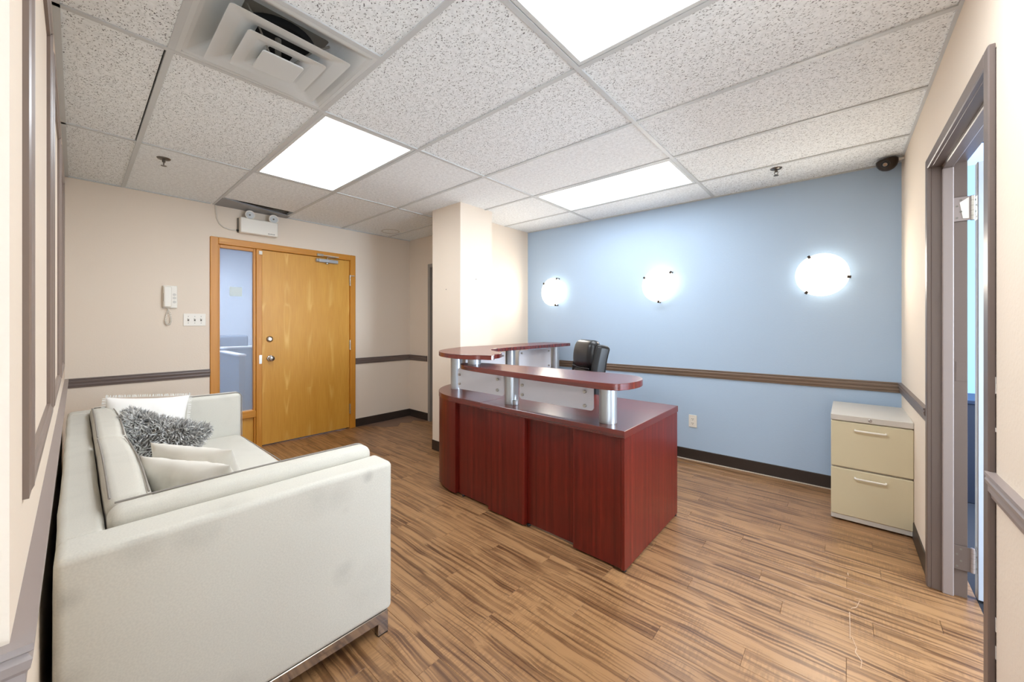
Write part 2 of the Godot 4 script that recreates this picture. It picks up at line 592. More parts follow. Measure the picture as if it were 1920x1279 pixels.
# ---------------------------------------------------------------- build
func _ready() -> void:
	rng.seed = 12
	# camera
	var cam := Camera3D.new()
	cam.name = "camera"; add_child(cam)
	cam.position = Vector3(0, 1.265, 0); cam.rotation.y = deg_to_rad(41.26)
	cam.projection = Camera3D.PROJECTION_FRUSTUM
	cam.near = 0.05; cam.far = 60.0
	cam.size = 1279.0 / 717.5 * cam.near
	cam.frustum_offset = Vector2(0, -(639.5 - 607.4) / 717.5 * cam.near)
	cam.current = true
	# environment
	var we := WorldEnvironment.new()
	we.name = "world_environment"
	var env := Environment.new()
	env.background_mode = Environment.BG_COLOR
	env.background_color = Color(0.75, 0.8, 0.88)
	env.tonemap_mode = Environment.TONE_MAPPER_LINEAR
	env.tonemap_exposure = 0.97
	env.sdfgi_enabled = true; env.ssao_enabled = true; env.ssil_enabled = true
	env.background_energy_multiplier = 4.0
	we.environment = env
	var sun := DirectionalLight3D.new()
	sun.name = "sun"
	sun.light_energy = SUN_E; sun.light_color = Color(0.90, 0.95, 1.0); sun.shadow_enabled = true
	sun.light_angular_distance = 0.5
	add_child(sun)
	sun.look_at_from_position(Vector3(5, 6, 1.0), Vector3(0, 0, 1.0))
	add_child(we)
	make_materials()
	build_shell()
	build_floor()
	build_ceiling()
	build_trim()
	build_entrance()
	build_right_doorway()
	build_far_doorway()
	build_desk()
	build_sofa()
	build_pillows()
	build_cabinet()
	build_chair()
	build_sconces()
	build_small_things()

const PANEL_E := 2.75
const SCONCE_E := 0.010
const SCONCE_FRONT := 0.6
const DAY_E := 42.0
const SUN_E := 17.0

func window(called: String, x: float, y0: float, y1: float, z0: float, z1: float, label: String) -> Node3D:
	var w := Node3D.new()
	w.name = called; add_child(w)
	var fr := sh()
	for k in 4:
		var z := lerpf(z0, z1, k / 3.0)
		fr.box(Vector3(x - 0.03, y0, clampf(z - 0.02, z0, z1 - 0.04)), Vector3(x + 0.03, y1, clampf(z - 0.02, z0, z1 - 0.04) + 0.04), 0.003)
	for y in [y0, y1 - 0.04]: fr.box(Vector3(x - 0.03, y, z0), Vector3(x + 0.03, y + 0.04, z1), 0.003)
	obj("sash", fr, M.ivory, w)
	obj("pane", sh().box(Vector3(x - 0.003, y0, z0), Vector3(x + 0.003, y1, z1)), M.clear, w)
	setting(w, label, "window")
	return w

func area_light(called: String, at: Vector3, sx: float, sy: float, e: float, col: Color, parent: Node3D) -> void:
	var l := AreaLight3D.new()
	l.name = called
	l.area_size = Vector2(sx, sy)
	l.light_energy = e; l.light_color = col
	l.area_range = 12.0
	l.shadow_enabled = true
	l.position = at
	l.rotation.x = -PI / 2
	parent.add_child(l, true)

func build_shell() -> void:
	var H := CEIL + 0.08
	# entrance wall with its door opening
	var s := sh()
	s.box(Vector3(DW - 0.14, 0, -0.846), Vector3(DW, H, LW + 0.14))
	s.box(Vector3(DW - 0.14, 0, -3.17), Vector3(DW, H, -2.245))
	s.box(Vector3(DW - 0.14, 2.088, -2.245), Vector3(DW, H, -0.846))
	setting(obj("wall_entrance", s, M.cream), "cream wall holding the oak entrance door and sidelight", "wall")
	# left wall behind the sofa; it ends at an outside corner beside the camera
	s = sh().box(Vector3(DW, 0, LW), Vector3(-0.82, H, LW + 0.14))
	s.box(Vector3(-0.96, 0, LW + 0.14), Vector3(-0.82, H, 4.2))
	setting(obj("wall_left", s, M.cream), "cream wall with picture-frame mouldings behind the sofa", "wall")
	# blue wall: runs very slightly askew
	s = sh().prism(PackedVector2Array([Vector2(-3.15, -3.731), Vector2(0.46, -3.836), Vector2(0.46, -3.98), Vector2(-3.15, -3.98)]), 0, H)
	setting(obj("wall_blue", s, M.blue), "light blue feature wall carrying three round sconces", "wall")
	# right wall with its doorway
	s = sh().box(Vector3(RW, 0, -3.86), Vector3(RW + WT, H, -2.745))
	s.box(Vector3(RW, 0, -1.705), Vector3(RW + WT, H, -0.99))
	s.box(Vector3(RW, 2.045, -2.745), Vector3(RW + WT, H, -1.705))
	setting(skew(obj("wall_right", s, M.cream)), "cream wall on the right with the taupe doorway", "wall")
	# wall behind the desk wing, between the pillar and the blue wall
	s = sh().box(Vector3(-3.15, 0, -3.78), Vector3(-3.012, H, -2.75))
	setting(obj("wall_wing", s, M.cream), "short cream wall between the pillar and the blue wall", "wall")
	# short return wall beyond the entrance door, with a doorway hidden by the pillar
	s = sh().box(Vector3(DW, 0, -3.17), Vector3(-4.105, H, -3.03))
	s.box(Vector3(-4.105, 2.035, -3.17), Vector3(-3.15, H, -3.03))
	s.box(Vector3(-3.28, 0, -3.17), Vector3(-3.15, 2.035, -3.03))
	setting(obj("wall_return", s, M.cream), "short cream return wall in the far corner past the oak door", "wall")
	s = sh().box(Vector3(-3.150, 0, -2.795), Vector3(-2.722, H, -2.372), 0.003)
	setting(obj("column", s, M.cream), "square cream pillar standing behind the reception desk", "pillar")
	# open lobby behind the camera: its sunlit pale floor throws light back under the ceiling
	s = sh().box(Vector3(-0.96, 0, 4.2), Vector3(3.34, H, 4.34))
	s.box(Vector3(RW + 0.145, 0, -1.14), Vector3(3.2, H, -1.0))
	s.box(Vector3(3.2, 0, -1.14), Vector3(3.34, H, 0.2)).box(Vector3(3.2, 0, 3.8), Vector3(3.34, H, 4.2)).box(Vector3(3.2, 0, 0.2), Vector3(3.34, 0.25, 3.8)).box(Vector3(3.2, 2.25, 0.2), Vector3(3.34, H, 3.8))
	setting(obj("wall_lobby", s, M.cream), "cream walls of the lobby behind the camera", "wall")
	setting(obj("floor_lobby", sh().box(Vector3(-0.96, -0.12, 0.75), Vector3(3.34, -0.001, 4.34)).box(Vector3(RW + 0.145, -0.12, -1.0), Vector3(3.34, -0.001, 0.75)), mat(c8(230, 233, 234), 0.7)), "pale stone floor of the lobby behind the camera", "floor")
	window("window_2", 3.27, 0.25, 2.25, 0.2, 3.8, "wide sunny window of the lobby behind the camera")
	# nail holes left in the pillar
	for p in [Vector3(-2.93, 1.60, -2.3715), Vector3(-2.7215, 1.70, -2.57)]:
		var hole := sh().cyl(p - Vector3(0.002, 0, 0.002), p + (Vector3(0, 0, 0.0012) if p.z > -2.4 else Vector3(0.0012, 0, 0)), 0.005, 8)
		obj("nail_hole", hole, M.shade, get_node("column"))

func build_floor() -> void:
	var f := Node3D.new()
	f.name = "floor"; add_child(f)
	setting(f, "brown wood-look plank floor", "floor")
	obj("subfloor", sh().box(Vector3(-4.7, -0.12, -4.0), Vector3(0.46, -0.008, 0.76)), M.subfloor, f)
	var rows := {}
	# joints read off the photograph, by row (row 0 starts at z = -2.027 and rows run towards +z)
	for j in [[0, -0.579], [1, -0.004], [-1, -0.223], [4, -0.589], [7, -0.589], [-3, -0.33], [-7, 0.125], [-5, -0.004], [-2, 0.079], [2, -0.004], [8, -1.168], [9, -1.42], [11, -1.162], [6, -1.185], [5, -0.899], [-4, -0.62], [3, -0.30]]:
		rows[j[0]] = j[1]
	scuff(f, [Vector2(0.006, -2.239), Vector2(0.007, -2.15), Vector2(0.007, -2.05)], 0.0012)
	scuff(f, [Vector2(0.012, -2.07), Vector2(0.026, -2.01), Vector2(0.022, -1.98), Vector2(0.040, -1.944), Vector2(0.036, -1.90)], 0.0016)
	scuff(f, [Vector2(0.041, -2.36), Vector2(0.03, -2.30), Vector2(0.01, -2.27)], 0.0016)
	scuff(f, [Vector2(0.026, -2.372), Vector2(0.056, -2.376)], 0.002)
	scuff(f, [Vector2(0.0, -2.585), Vector2(0.002, -2.56)], 0.003)
	obj("glue_residue", sh().prism(PackedVector2Array([Vector2(-4.53, -2.30), Vector2(-4.42, -2.42), Vector2(-4.25, -2.50), Vector2(-4.17, -2.62), Vector2(-4.30, -2.74), Vector2(-4.20, -2.82), Vector2(-4.28, -2.92), Vector2(-4.12, -2.96), Vector2(-4.13, -3.02), Vector2(-4.53, -3.02)]), 0.0, 0.0006), mat(c8(124, 97, 80), 0.6), f)
	var wid := 0.1016
	var r := -18
	while r * wid - 2.027 < 0.75:
		var z0 := -2.027 + r * wid
		var z1 := z0 + wid
		if z0 > -3.86:
			var j0: float = rows.get(r, rng.randf_range(-0.9, 0.0))
			var x := j0
			while x > -4.5: x -= 0.9144
			while x < RW + 0.14:
				var a := maxf(x, -4.56)
				var b := minf(x + 0.9144, RW + 0.145)
				if b - a > 0.02: plank(f, a, b, x, z0, z1)
				x += 0.9144
		r += 1

func scuff(f: Node3D, pts: Array, wd: float) -> void:
	var s := sh()
	var n := pts.size()
	for i in n - 1:
		var a: Vector2 = pts[i]
		var b: Vector2 = pts[i + 1]
		var sd := (b - a).orthogonal().normalized() * wd * rng.randf_range(0.5, 1.2)
		s.prism(PackedVector2Array([a + sd, b + sd * 0.8, b - sd * 0.8, a - sd]), 0.0, 0.0007)
	obj("scuff", s, M.scuff, f)

func plank(f: Node3D, a: float, b: float, x0: float, z0: float, z1: float) -> void:
	var s := Sh.new()
	var g := 0.0006
	var bv := 0.0012
	var y := rng.randf_range(-0.0004, 0.0)
	s.box(Vector3(a + g * 0.5, -0.008, z0 + g * 0.5), Vector3(b - g * 0.5, y, z1 - g * 0.5), bv)
	var strip := rng.randi_range(0, 9)
	var fu := rng.randf() < 0.5
	var fv := rng.randf() < 0.5
	var sl := rng.randf() * 0.35
	for i in s.v.size():
		var p := s.v[i]
		var u := (p.x - x0) / 0.9144 + sl
		var w := clampf((p.z - z0) / (z1 - z0), 0.02, 0.98)
		s.uv[i] = Vector2(1.0 - u if fu else u, (strip + (1.0 - w if fv else w)) / 10.0)
	obj("plank", s, M.plank, f)

func build_ceiling() -> void:
	var c := Node3D.new()
	c.name = "ceiling"; add_child(c)
	setting(c, "suspended ceiling of speckled white tiles in a metal grid", "ceiling")
	obj("plenum", sh().box(Vector3(-4.7, CEIL + 0.075, -4.0), Vector3(3.34, CEIL + 0.2, 4.34)), M.dark, c)
	var xs := [DW, -3.335, -2.115, -0.905, RW]
	var zs := [-3.80, -3.307, -2.697, -2.087, -1.478, -0.868, -0.260, LW]
	for i in xs.size() - 1:
		for j in zs.size() - 1:
			var x0: float = xs[i]
			var x1: float = xs[i + 1]
			var z0: float = zs[j]
			var z1: float = zs[j + 1]
			if j == 4 and (i == 1 or i == 3): continue       # lit troffers
			if j == 1 and i == 2: continue
			if j == 5 and i == 2: x0 = -1.505                 # the air vent fills the other half
			if i == 0 and j <= 0: continue
			if i == 0 and j == 1:
				z0 = -3.03
			if i == 1 and j == 0: x0 = -3.15
			var fine := (i == 2 and (j == 0 or j == 2)) or (j <= 3 and i <= 1) or (i == 0 and j != 6)
			tile(c, x0, x1, z0, z1, M.tile_b if fine else M.tile_a, i, j)
	# passage ceiling behind the camera
	obj("lobby_tiles", sh().box(Vector3(-0.82, CEIL + 0.005, LW), Vector3(3.2, CEIL + 0.02, 4.2)).box(Vector3(RW + 0.145, CEIL + 0.005, -1.0), Vector3(3.2, CEIL + 0.02, LW)).box(Vector3(RW, CEIL + 0.005, -1.0), Vector3(RW + 0.145, CEIL + 0.02, LW)), M.tile_a, c).set_meta("kind", "stuff")
	# grid: long bars along z and x, cross bars between
	var y0 := CEIL - 0.001
	var y1 := CEIL + 0.03
	for x in [-3.335, -2.115, -0.905]:
		var zend := -3.79 if x > -3.1 else -3.03
		obj("grid_bar", sh().box(Vector3(x - 0.012, y0, zend), Vector3(x + 0.012, y1, LW), 0.0008), M.tee, c)
	for z in [-3.307, -2.697, -2.087, -1.478, -0.868, -0.260]:
		for i in 4:
			if z < -3.03 and i == 0: continue
			var a: float = xs[i] + (0.012 if i > 0 else 0.0)
			if z < -3.03 and i == 1: a = -3.01
			obj("grid_bar", sh().box(Vector3(a, y0 + 0.0004, z - 0.012), Vector3(xs[i + 1] - (0.012 if i < 3 else 0.0), y1, z + 0.012), 0.0008), M.tee, c)
	obj("grid_bar", sh().box(Vector3(-1.517, y0 + 0.0002, -0.856), Vector3(-1.493, y1, -0.272), 0.0008), M.tee, c)
	# wall angles
	for e in [[Vector3(DW, y0, LW - 0.02), Vector3(-0.82, y1, LW)], [Vector3(DW, y0, -3.03), Vector3(DW + 0.018, y1, -1.50)], [Vector3(DW, y0, -0.84), Vector3(DW + 0.018, y1, LW)]]:
		obj("wall_angle", sh().box(e[0], e[1]), M.tee, c)
	obj("wall_angle", sh().prism(PackedVector2Array([Vector2(-3.01, -3.735), Vector2(RW, -3.83), Vector2(RW, -3.81), Vector2(-3.01, -3.715)]), y0, y1), M.tee, c)
	skew(obj("wall_angle", sh().box(Vector3(RW - 0.012, y0, -3.84), Vector3(RW, y1, -1.0)), M.tee, c))
	# the strip above the emergency light has slipped and hangs at a slant
	var xf := Transform3D(Basis(Vector3(1, 0, 0), 0.0), Vector3(DW + 0.005, CEIL - 0.004, -0.872))
	var st := sh()
	st.prism(PackedVector2Array([Vector2(0, 0), Vector2(0.305, 0.0), Vector2(0.10, -0.62), Vector2(0, -0.62)]), 0.0, 0.012, 0.001, xf)
	obj("slipped_strip", st, M.shade_grey, c)
	# faint water ring on a tile near the far corner
	var ring := PackedVector3Array()
	for k in 33: ring.append(Vector3(-4.24 + 0.11 * cos(TAU * k / 32.0), CEIL + 0.0045, -2.56 + 0.10 * sin(TAU * k / 32.0)))
	obj("water_ring", sh().tube(ring, 0.003, 5), mat(c8(176, 170, 160), 0.9), c)

func tile(c: Node3D, x0: float, x1: float, z0: float, z1: float, m: Material, i: int, j: int) -> void:
	var s := sh(0, true)
	var g := 0.004
	var dz := 0.0
	if j == 6 and i == 1: dz = 0.014            # pushed aside: a dark slit shows beside the bar
	if i == 0 and j == 4:
		# the slipped tile by the wall, cut back at a slant
		s.prism(PackedVector2Array([Vector2(x0 + 0.30, z1 - g), Vector2(x1 - g, z1 - g), Vector2(x1 - g, z0 + g), Vector2(x0 + 0.275, z0 + g)]), CEIL + 0.005, CEIL + 0.02)
	else:
		s.box(Vector3(x0 + g, CEIL + 0.005, z0 + g + dz), Vector3(x1 - g, CEIL + 0.02, z1 - g + dz))
	obj("ceiling_tile", s, m, c)

func troffer(label: String, x0: float, x1: float, z0: float, z1: float, e: float) -> void:
	var t := thing("ceiling_light", Vector3((x0 + x1) / 2, CEIL, (z0 + z1) / 2))
	var hx := (x1 - x0) / 2 - 0.014
	var hz := (z1 - z0) / 2 - 0.014
	var f := sh()
	for q in [[Vector3(-hx, 0, -hz), Vector3(hx, 0.03, -hz + 0.022)], [Vector3(-hx, 0, hz - 0.022), Vector3(hx, 0.03, hz)], [Vector3(-hx, 0, -hz + 0.022), Vector3(-hx + 0.022, 0.03, hz - 0.022)], [Vector3(hx - 0.022, 0, -hz + 0.022), Vector3(hx, 0.03, hz - 0.022)]]:
		f.box(q[0], q[1], 0.002)
	obj("frame", f, M.white_metal, t)
	obj("housing", sh().box(Vector3(-hx, 0.03, -hz), Vector3(hx, 0.07, hz), 0.004), M.white_metal, t)
	obj("lens", sh().box(Vector3(-hx + 0.02, 0.012, -hz + 0.02), Vector3(hx - 0.02, 0.018, hz - 0.02)), M.lens, t)
	area_light("lamp", Vector3(0, 0.006, 0), 2 * hx - 0.05, 2 * hz - 0.05, e, Color(0.93, 0.965, 1.0), t)
	tag(t, label, "ceiling light", "lit ceiling panels")

func build_trim() -> void:
	var y := 0.766
	# chair rails, one run per wall
	setting(obj("trim_rail_entrance", rail(Vector3(DW, y, LW), Vector3(DW, y, -0.836), Vector3(1, 0, 0), -1.0, 0.0), M.taupe), "dark taupe chair rail between the left wall and the oak door frame", "chair rail")
	setting(obj("trim_rail_corner", rail(Vector3(DW, y + 0.006, -2.257), Vector3(DW, y + 0.006, -3.03), Vector3(1, 0, 0), 0.0, -1.0), M.taupe), "dark chair rail between the oak door and the far corner", "chair rail")
	setting(obj("trim_rail_return", rail(Vector3(DW, y + 0.006, -3.03), Vector3(-4.13, y + 0.006, -3.03), Vector3(0, 0, 1), -1.0, 0.0), M.taupe), "short dark chair rail on the return wall in the far corner", "chair rail")
	setting(obj("trim_rail_left", rail(Vector3(-0.82, y + 0.01, LW), Vector3(DW, y, LW), Vector3(0, 0, -1), 1.0, -1.0), M.taupe_light), "taupe chair rail running along the wall above the sofa back", "chair rail")
	setting(obj("trim_rail_end", rail(Vector3(-0.82, y + 0.01, LW), Vector3(-0.82, y + 0.01, 4.2), Vector3(1, 0, 0), 1.0, 0.0), M.taupe_light), "taupe chair rail wrapping the wall end nearest the camera", "chair rail")
	setting(obj("trim_rail_blue", rail(Vector3(-3.012, y, -3.735), Vector3(RW, y + 0.012, -3.831), Vector3(0, 0, 1), 0.0, -1.0), M.rail_brown), "brown chair rail across the light blue wall", "chair rail")
	setting(skew(obj("trim_rail_right", rail(Vector3(RW, y + 0.012, -3.831), Vector3(RW, y + 0.012, -2.747), Vector3(-1, 0, 0), -1.0, 0.0), M.taupe)), "short chair rail between blue wall and taupe doorway", "chair rail")
	setting(skew(obj("trim_rail_near", rail(Vector3(RW, y + 0.006, -1.715), Vector3(RW, y + 0.006, -1.0), Vector3(-1, 0, 0), 0.0, 0.0), M.taupe_light)), "chipped taupe chair rail on the near side of the doorway", "chair rail")
	# skirtings
	var sk := func(a: Vector3, b: Vector3, nn: Vector3, ma: float, mb: float) -> Sh:
		return moulding(sh(), SKIRT, a, b, nn, ma, mb)
	setting(obj("baseboard_entrance", sk.call(Vector3(DW, 0, -2.257), Vector3(DW, 0, -3.03), Vector3(1, 0, 0), 0.0, -1.0), M.base), "dark brown vinyl baseboard right of the oak door", "baseboard")
	setting(obj("baseboard_left", sk.call(Vector3(DW, 0, LW), Vector3(DW, 0, -0.83), Vector3(1, 0, 0), -1.0, 0.0), M.base), "dark baseboard left of the oak door, behind the sofa", "baseboard")
	setting(obj("baseboard_sofa", sk.call(Vector3(-0.82, 0, LW), Vector3(DW, 0, LW), Vector3(0, 0, -1), 0.0, -1.0), M.base), "dark baseboard of the wall behind the sofa", "baseboard")
	setting(obj("baseboard_return", sk.call(Vector3(DW, 0, -3.03), Vector3(-4.105, 0, -3.03), Vector3(0, 0, 1), -1.0, 0.0), M.base), "short dark baseboard on the return wall", "baseboard")
	setting(obj("baseboard_blue", sk.call(Vector3(-3.012, 0, -3.735), Vector3(RW, 0, -3.831), Vector3(0, 0, 1), 0.0, -1.0), M.base), "black-brown baseboard along the blue wall", "baseboard")
	setting(skew(obj("baseboard_right", sk.call(Vector3(RW, 0, -3.831), Vector3(RW, 0, -2.747), Vector3(-1, 0, 0), -1.0, 0.0), M.base)), "dark baseboard beside the filing cabinet", "baseboard")
	setting(obj("baseboard_column", sk.call(Vector3(-3.150, 0, -2.372), Vector3(-2.722, 0, -2.372), Vector3(0, 0, 1), 0.0, 1.0), M.base), "dark baseboard round the cream pillar", "baseboard")
	setting(obj("trim_caulk_blue", sh().prism(PackedVector2Array([Vector2(-3.0, -3.728), Vector2(RW - 0.005, -3.824), Vector2(RW - 0.005, -3.812), Vector2(-3.0, -3.716)]), 0.0, 0.004), M.caulk), "pale caulk line below the blue wall's baseboard", "caulk")
	# picture-frame mouldings on the left wall
	var lab := ["nearest taupe picture-frame moulding on the wall above the sofa", "middle taupe picture-frame moulding on the wall above the sofa", "farthest taupe picture-frame moulding, next to the entrance wall"]
	var k := 0
	for q in [[-1.0, -1.83], [-1.95, -2.80], [-2.92, -3.68]]:
		var t := thing("trim_frame")
		var x0: float = q[0] - 0.024
		var x1: float = q[1] + 0.024
		var lo := 1.005
		var hi := 2.145
		var nz := Vector3(0, 0, -1)
		obj("side_bar", frame_bar(Vector3(x0, lo, LW), Vector3(x0, hi, LW), nz, Vector3.RIGHT), M.frame_taupe, t)
		obj("side_bar", frame_bar(Vector3(x1, lo, LW), Vector3(x1, hi, LW), nz, Vector3.LEFT), M.frame_taupe, t)
		obj("cross_bar", frame_bar(Vector3(x0, lo, LW), Vector3(x1, lo, LW), nz, Vector3.DOWN), M.frame_taupe, t)
		obj("cross_bar", frame_bar(Vector3(x0, hi, LW), Vector3(x1, hi, LW), nz, Vector3.UP), M.frame_taupe, t)
		setting(t, lab[k], "moulding")
		k += 1

# a picture moulding with 45-degree ends reaching half its width past both points
func frame_bar(a: Vector3, b: Vector3, nrm: Vector3, outer: Vector3) -> Sh:
	var s := sh()
	var along := (b - a).normalized()
	var side := along.cross(nrm)
	var os := signf(side.dot(outer))
	var m := PICT.size()
	for i in m:
		var p: Vector2 = PICT[i]
		var q: Vector2 = PICT[(i + 1) % m]
		var d := (q - p).normalized()
		var nn := (nrm * -d.y + side * d.x)
		var mid := (p + q) / 2.0 + Vector2(-d.y, d.x) * 0.0003
		if Geometry2D.is_point_in_polygon(mid, PackedVector2Array(PICT)): nn = -nn
		var f := func(o: Vector3, w: Vector2, e: float) -> Vector3: return o + nrm * w.x + side * w.y + along * e * os * w.y
		s.quad(f.call(a, p, -1.0), f.call(b, p, 1.0), f.call(b, q, 1.0), f.call(a, q, -1.0), nn)
	var t := Geometry2D.triangulate_polygon(PackedVector2Array(PICT))
	for k in range(0, t.size(), 3):
		for e in [[a, -1.0], [b, 1.0]]:
			var w := []
			for j in 3:
				var p: Vector2 = PICT[t[k + j]]
				w.append(e[0] + nrm * p.x + side * p.y + along * e[1] * os * p.y)
			s.tri(w[0], w[1], w[2], along * e[1], along * e[1], along * e[1])
	return s

func build_entrance() -> void:
	var X := DW
	# oak frame round door and sidelight
	var t := thing("trim_entrance")
	var fx := X + 0.016
	var bx := X - 0.12
	obj("frame_post", sh(1, true).box(Vector3(bx, 0, -0.900), Vector3(fx, 2.096, -0.836), 0.004), M.oak_frame, t)
	obj("frame_post", sh(1, true).box(Vector3(bx, 0, -2.255), Vector3(fx, 2.096, -2.191), 0.004), M.oak_frame, t)
	obj("frame_head", sh(2, true).box(Vector3(bx, 2.031, -2.191), Vector3(fx, 2.096, -0.900), 0.004), M.oak_frame, t)
	obj("mullion", sh(1, true).box(Vector3(bx, 0, -1.263), Vector3(fx - 0.006, 2.031, -1.212), 0.003), M.oak_frame, t)
	obj("door_stop", sh(1, true).box(Vector3(bx + 0.01, 0.0, -2.191), Vector3(X - 0.06, 2.031, -2.176), 0.001), M.oak_frame, t)
	obj("strike_plate", sh().box(Vector3(fx - 0.007, 0.855, -1.262), Vector3(fx - 0.004, 0.945, -1.236), 0.001), M.nickel, t)
	obj("door_contact", sh().box(Vector3(fx - 0.006, 1.975, -1.262), Vector3(fx + 0.008, 2.012, -1.232), 0.003), M.ivory, t)
	setting(t, "golden oak frame round the entrance door and its sidelight", "door frame")
	# sidelight
	var w := thing("window_1")
	for q in [[Vector3(X - 0.05, 0.385, -0.914), Vector3(X - 0.005, 2.031, -0.900), 1], [Vector3(X - 0.05, 0.385, -1.212), Vector3(X - 0.005, 2.031, -1.190), 1], [Vector3(X - 0.05, 2.000, -1.190), Vector3(X - 0.005, 2.031, -0.914), 2]]:
		obj("glazing_bead", sh(q[2], true).box(q[0], q[1], 0.003), M.oak_frame, w)
	obj("sill_rail", sh(2, true).box(Vector3(X - 0.08, 0.315, -1.212), Vector3(X + 0.006, 0.385, -0.900), 0.004), M.oak_frame, w)
	obj("bottom_panel", sh(1, true).box(Vector3(X - 0.06, 0.0, -1.196), Vector3(X - 0.03, 0.315, -0.900), 0.002), M.oak, w)
	obj("panel_bead", sh(1, true).box(Vector3(X - 0.05, 0.0, -1.212), Vector3(X - 0.005, 0.315, -1.196), 0.002), M.oak_frame, w)
	obj("pane", sh().box(Vector3(X - 0.045, 0.385, -1.190), Vector3(X - 0.039, 2.000, -0.914)), M.pane, w)
	var sg := obj("pane_sticker", sh().box(Vector3(X - 0.039, 1.540, -1.102), Vector3(X - 0.038, 1.632, -0.998)), mat(c8(205, 216, 216), 0.6), w)
	sg.set_meta("label", "faint green notice stuck on the glass")
	setting(w, "tall frosty sidelight window in the oak frame", "window")
	# door
	var d := thing("door_1")
	obj("door_leaf", sh(1, true).box(Vector3(X - 0.052, 0.012, -2.188), Vector3(X - 0.008, 2.028, -1.266), 0.002), M.oak, d)
	var lx := X - 0.008
	var side := Transform3D(Basis(Vector3(0, 1, 0), Vector3(1, 0, 0), Vector3(0, 0, -1)), Vector3.ZERO)
	var kb := side
	kb.origin = Vector3(lx, 0.905, -1.341)
	obj("knob", sh().lathe([Vector2(0, 0), Vector2(0.032, 0), Vector2(0.034, 0.004), Vector2(0.030, 0.010), Vector2(0.013, 0.014), Vector2(0.012, 0.026), Vector2(0.022, 0.034), Vector2(0.028, 0.046), Vector2(0.027, 0.058), Vector2(0.018, 0.066), Vector2(0, 0.068)], 28, kb), M.chrome, d)
	kb.origin = Vector3(lx, 1.106, -1.336)
	obj("deadbolt", sh().lathe([Vector2(0, 0), Vector2(0.032, 0), Vector2(0.032, 0.006), Vector2(0.026, 0.016), Vector2(0.016, 0.020), Vector2(0.015, 0.022), Vector2(0, 0.022)], 28, kb), M.nickel, d)
	for y in [1.785, 1.012, 0.238]:
		var hg := obj("hinge", sh().cyl(Vector3(X + 0.010, y - 0.062, -2.189), Vector3(X + 0.010, y + 0.062, -2.189), 0.0075, 12, 0.002).box(Vector3(X - 0.008, y - 0.055, -2.189), Vector3(X + 0.01, y + 0.055, -2.184), 0.001), M.nickel, d)
		for k in 3:
			obj("knuckle_ring", sh().cyl(Vector3(X + 0.010, y - 0.032 + k * 0.03, -2.189), Vector3(X + 0.010, y - 0.030 + k * 0.03, -2.189), 0.0079, 12), M.shade, hg)
	obj("hinge_stop", sh().cyl(Vector3(X + 0.01, 1.846, -2.189), Vector3(X + 0.03, 1.846, -2.235), 0.006, 10, 0.001).cyl(Vector3(X + 0.01, 1.838, -2.189), Vector3(X + 0.01, 1.854, -2.189), 0.011, 12), M.nickel, d)
	obj("closer_body", sh().box(Vector3(lx, 1.968, -2.035), Vector3(lx + 0.045, 2.008, -1.815), 0.005).cyl(Vector3(lx + 0.022, 1.988, -1.815), Vector3(lx + 0.022, 1.988, -1.790), 0.021, 18, 0.004).cyl(Vector3(lx + 0.022, 1.954, -1.915), Vector3(lx + 0.022, 1.97, -1.915), 0.013, 14, 0.003), M.alu, d)
	obj("closer_arm", sh().tube([Vector3(lx + 0.022, 2.008, -1.915), Vector3(lx + 0.022, 2.028, -1.915), Vector3(lx + 0.11, 2.034, -2.01)], 0.007, 8).tube([Vector3(lx + 0.11, 2.034, -2.01), Vector3(fx + 0.01, 2.05, -1.84)], 0.006, 8).box(Vector3(fx, 2.036, -1.87), Vector3(fx + 0.012, 2.064, -1.80), 0.002), M.nickel, d)
	setting(d, "golden oak flush entrance door with chrome knob and closer", "door")
	# the office seen through the sidelight
	var s := sh()
	s.box(Vector3(-7.75, -0.1, -4.0), Vector3(-7.6, 2.6, 1.2)).box(Vector3(-7.6, -0.1, 1.05), Vector3(DW - 0.14, 2.6, 1.2)).box(Vector3(-7.6, -0.1, -4.0), Vector3(DW - 0.14, 2.6, -3.85))
	s.box(Vector3(DW - 0.2, 0, -3.85), Vector3(DW - 0.14, 2.6, -2.3)).box(Vector3(DW - 0.2, 0, -0.8), Vector3(DW - 0.14, 2.6, 1.05))
	setting(obj("wall_office", s, M.haze_wall), "pale walls of the office seen through the sidelight", "wall")
	setting(obj("floor_office", sh().box(Vector3(-7.6, -0.1, -3.85), Vector3(DW - 0.14, -0.002, 1.05)), mat(c8(92, 104, 122), 0.9)), "grey-blue carpet of the office behind the sidelight", "floor")
	setting(obj("ceiling_office", sh().box(Vector3(-7.6, 2.5, -3.85), Vector3(DW - 0.14, 2.6, 1.05)), M.haze_wall), "pale ceiling of the office behind the sidelight", "ceiling")
	var ol := thing("office_ceiling_light", Vector3(-6.0, 2.5, -1.05))
	obj("lens", sh().box(Vector3(-0.6, -0.012, -0.3), Vector3(0.6, -0.002, 0.3)), M.lens, ol)
	area_light("lamp", Vector3(0, -0.02, 0), 1.2, 0.6, 9.0, Color(0.91, 0.95, 1.0), ol)
	tag(ol, "lit ceiling panel of the office, glimpsed at the top of the sidelight", "ceiling light")
	var pa := thing("partition_screen", Vector3(-6.1, 0, -1.35))
	obj("screen_panel", sh().box(Vector3(-0.03, 0.02, -0.75), Vector3(0.03, 0.94, 0.14), 0.004), M.partition, pa)
	obj("screen_cap", sh().box(Vector3(-0.04, 0.94, -0.76), Vector3(0.04, 0.965, 0.15), 0.004), M.haze_wall, pa)
	obj("screen_panel", sh().box(Vector3(0.03, 0.02, 0.08), Vector3(0.95, 0.90, 0.14), 0.004), M.partition, pa)
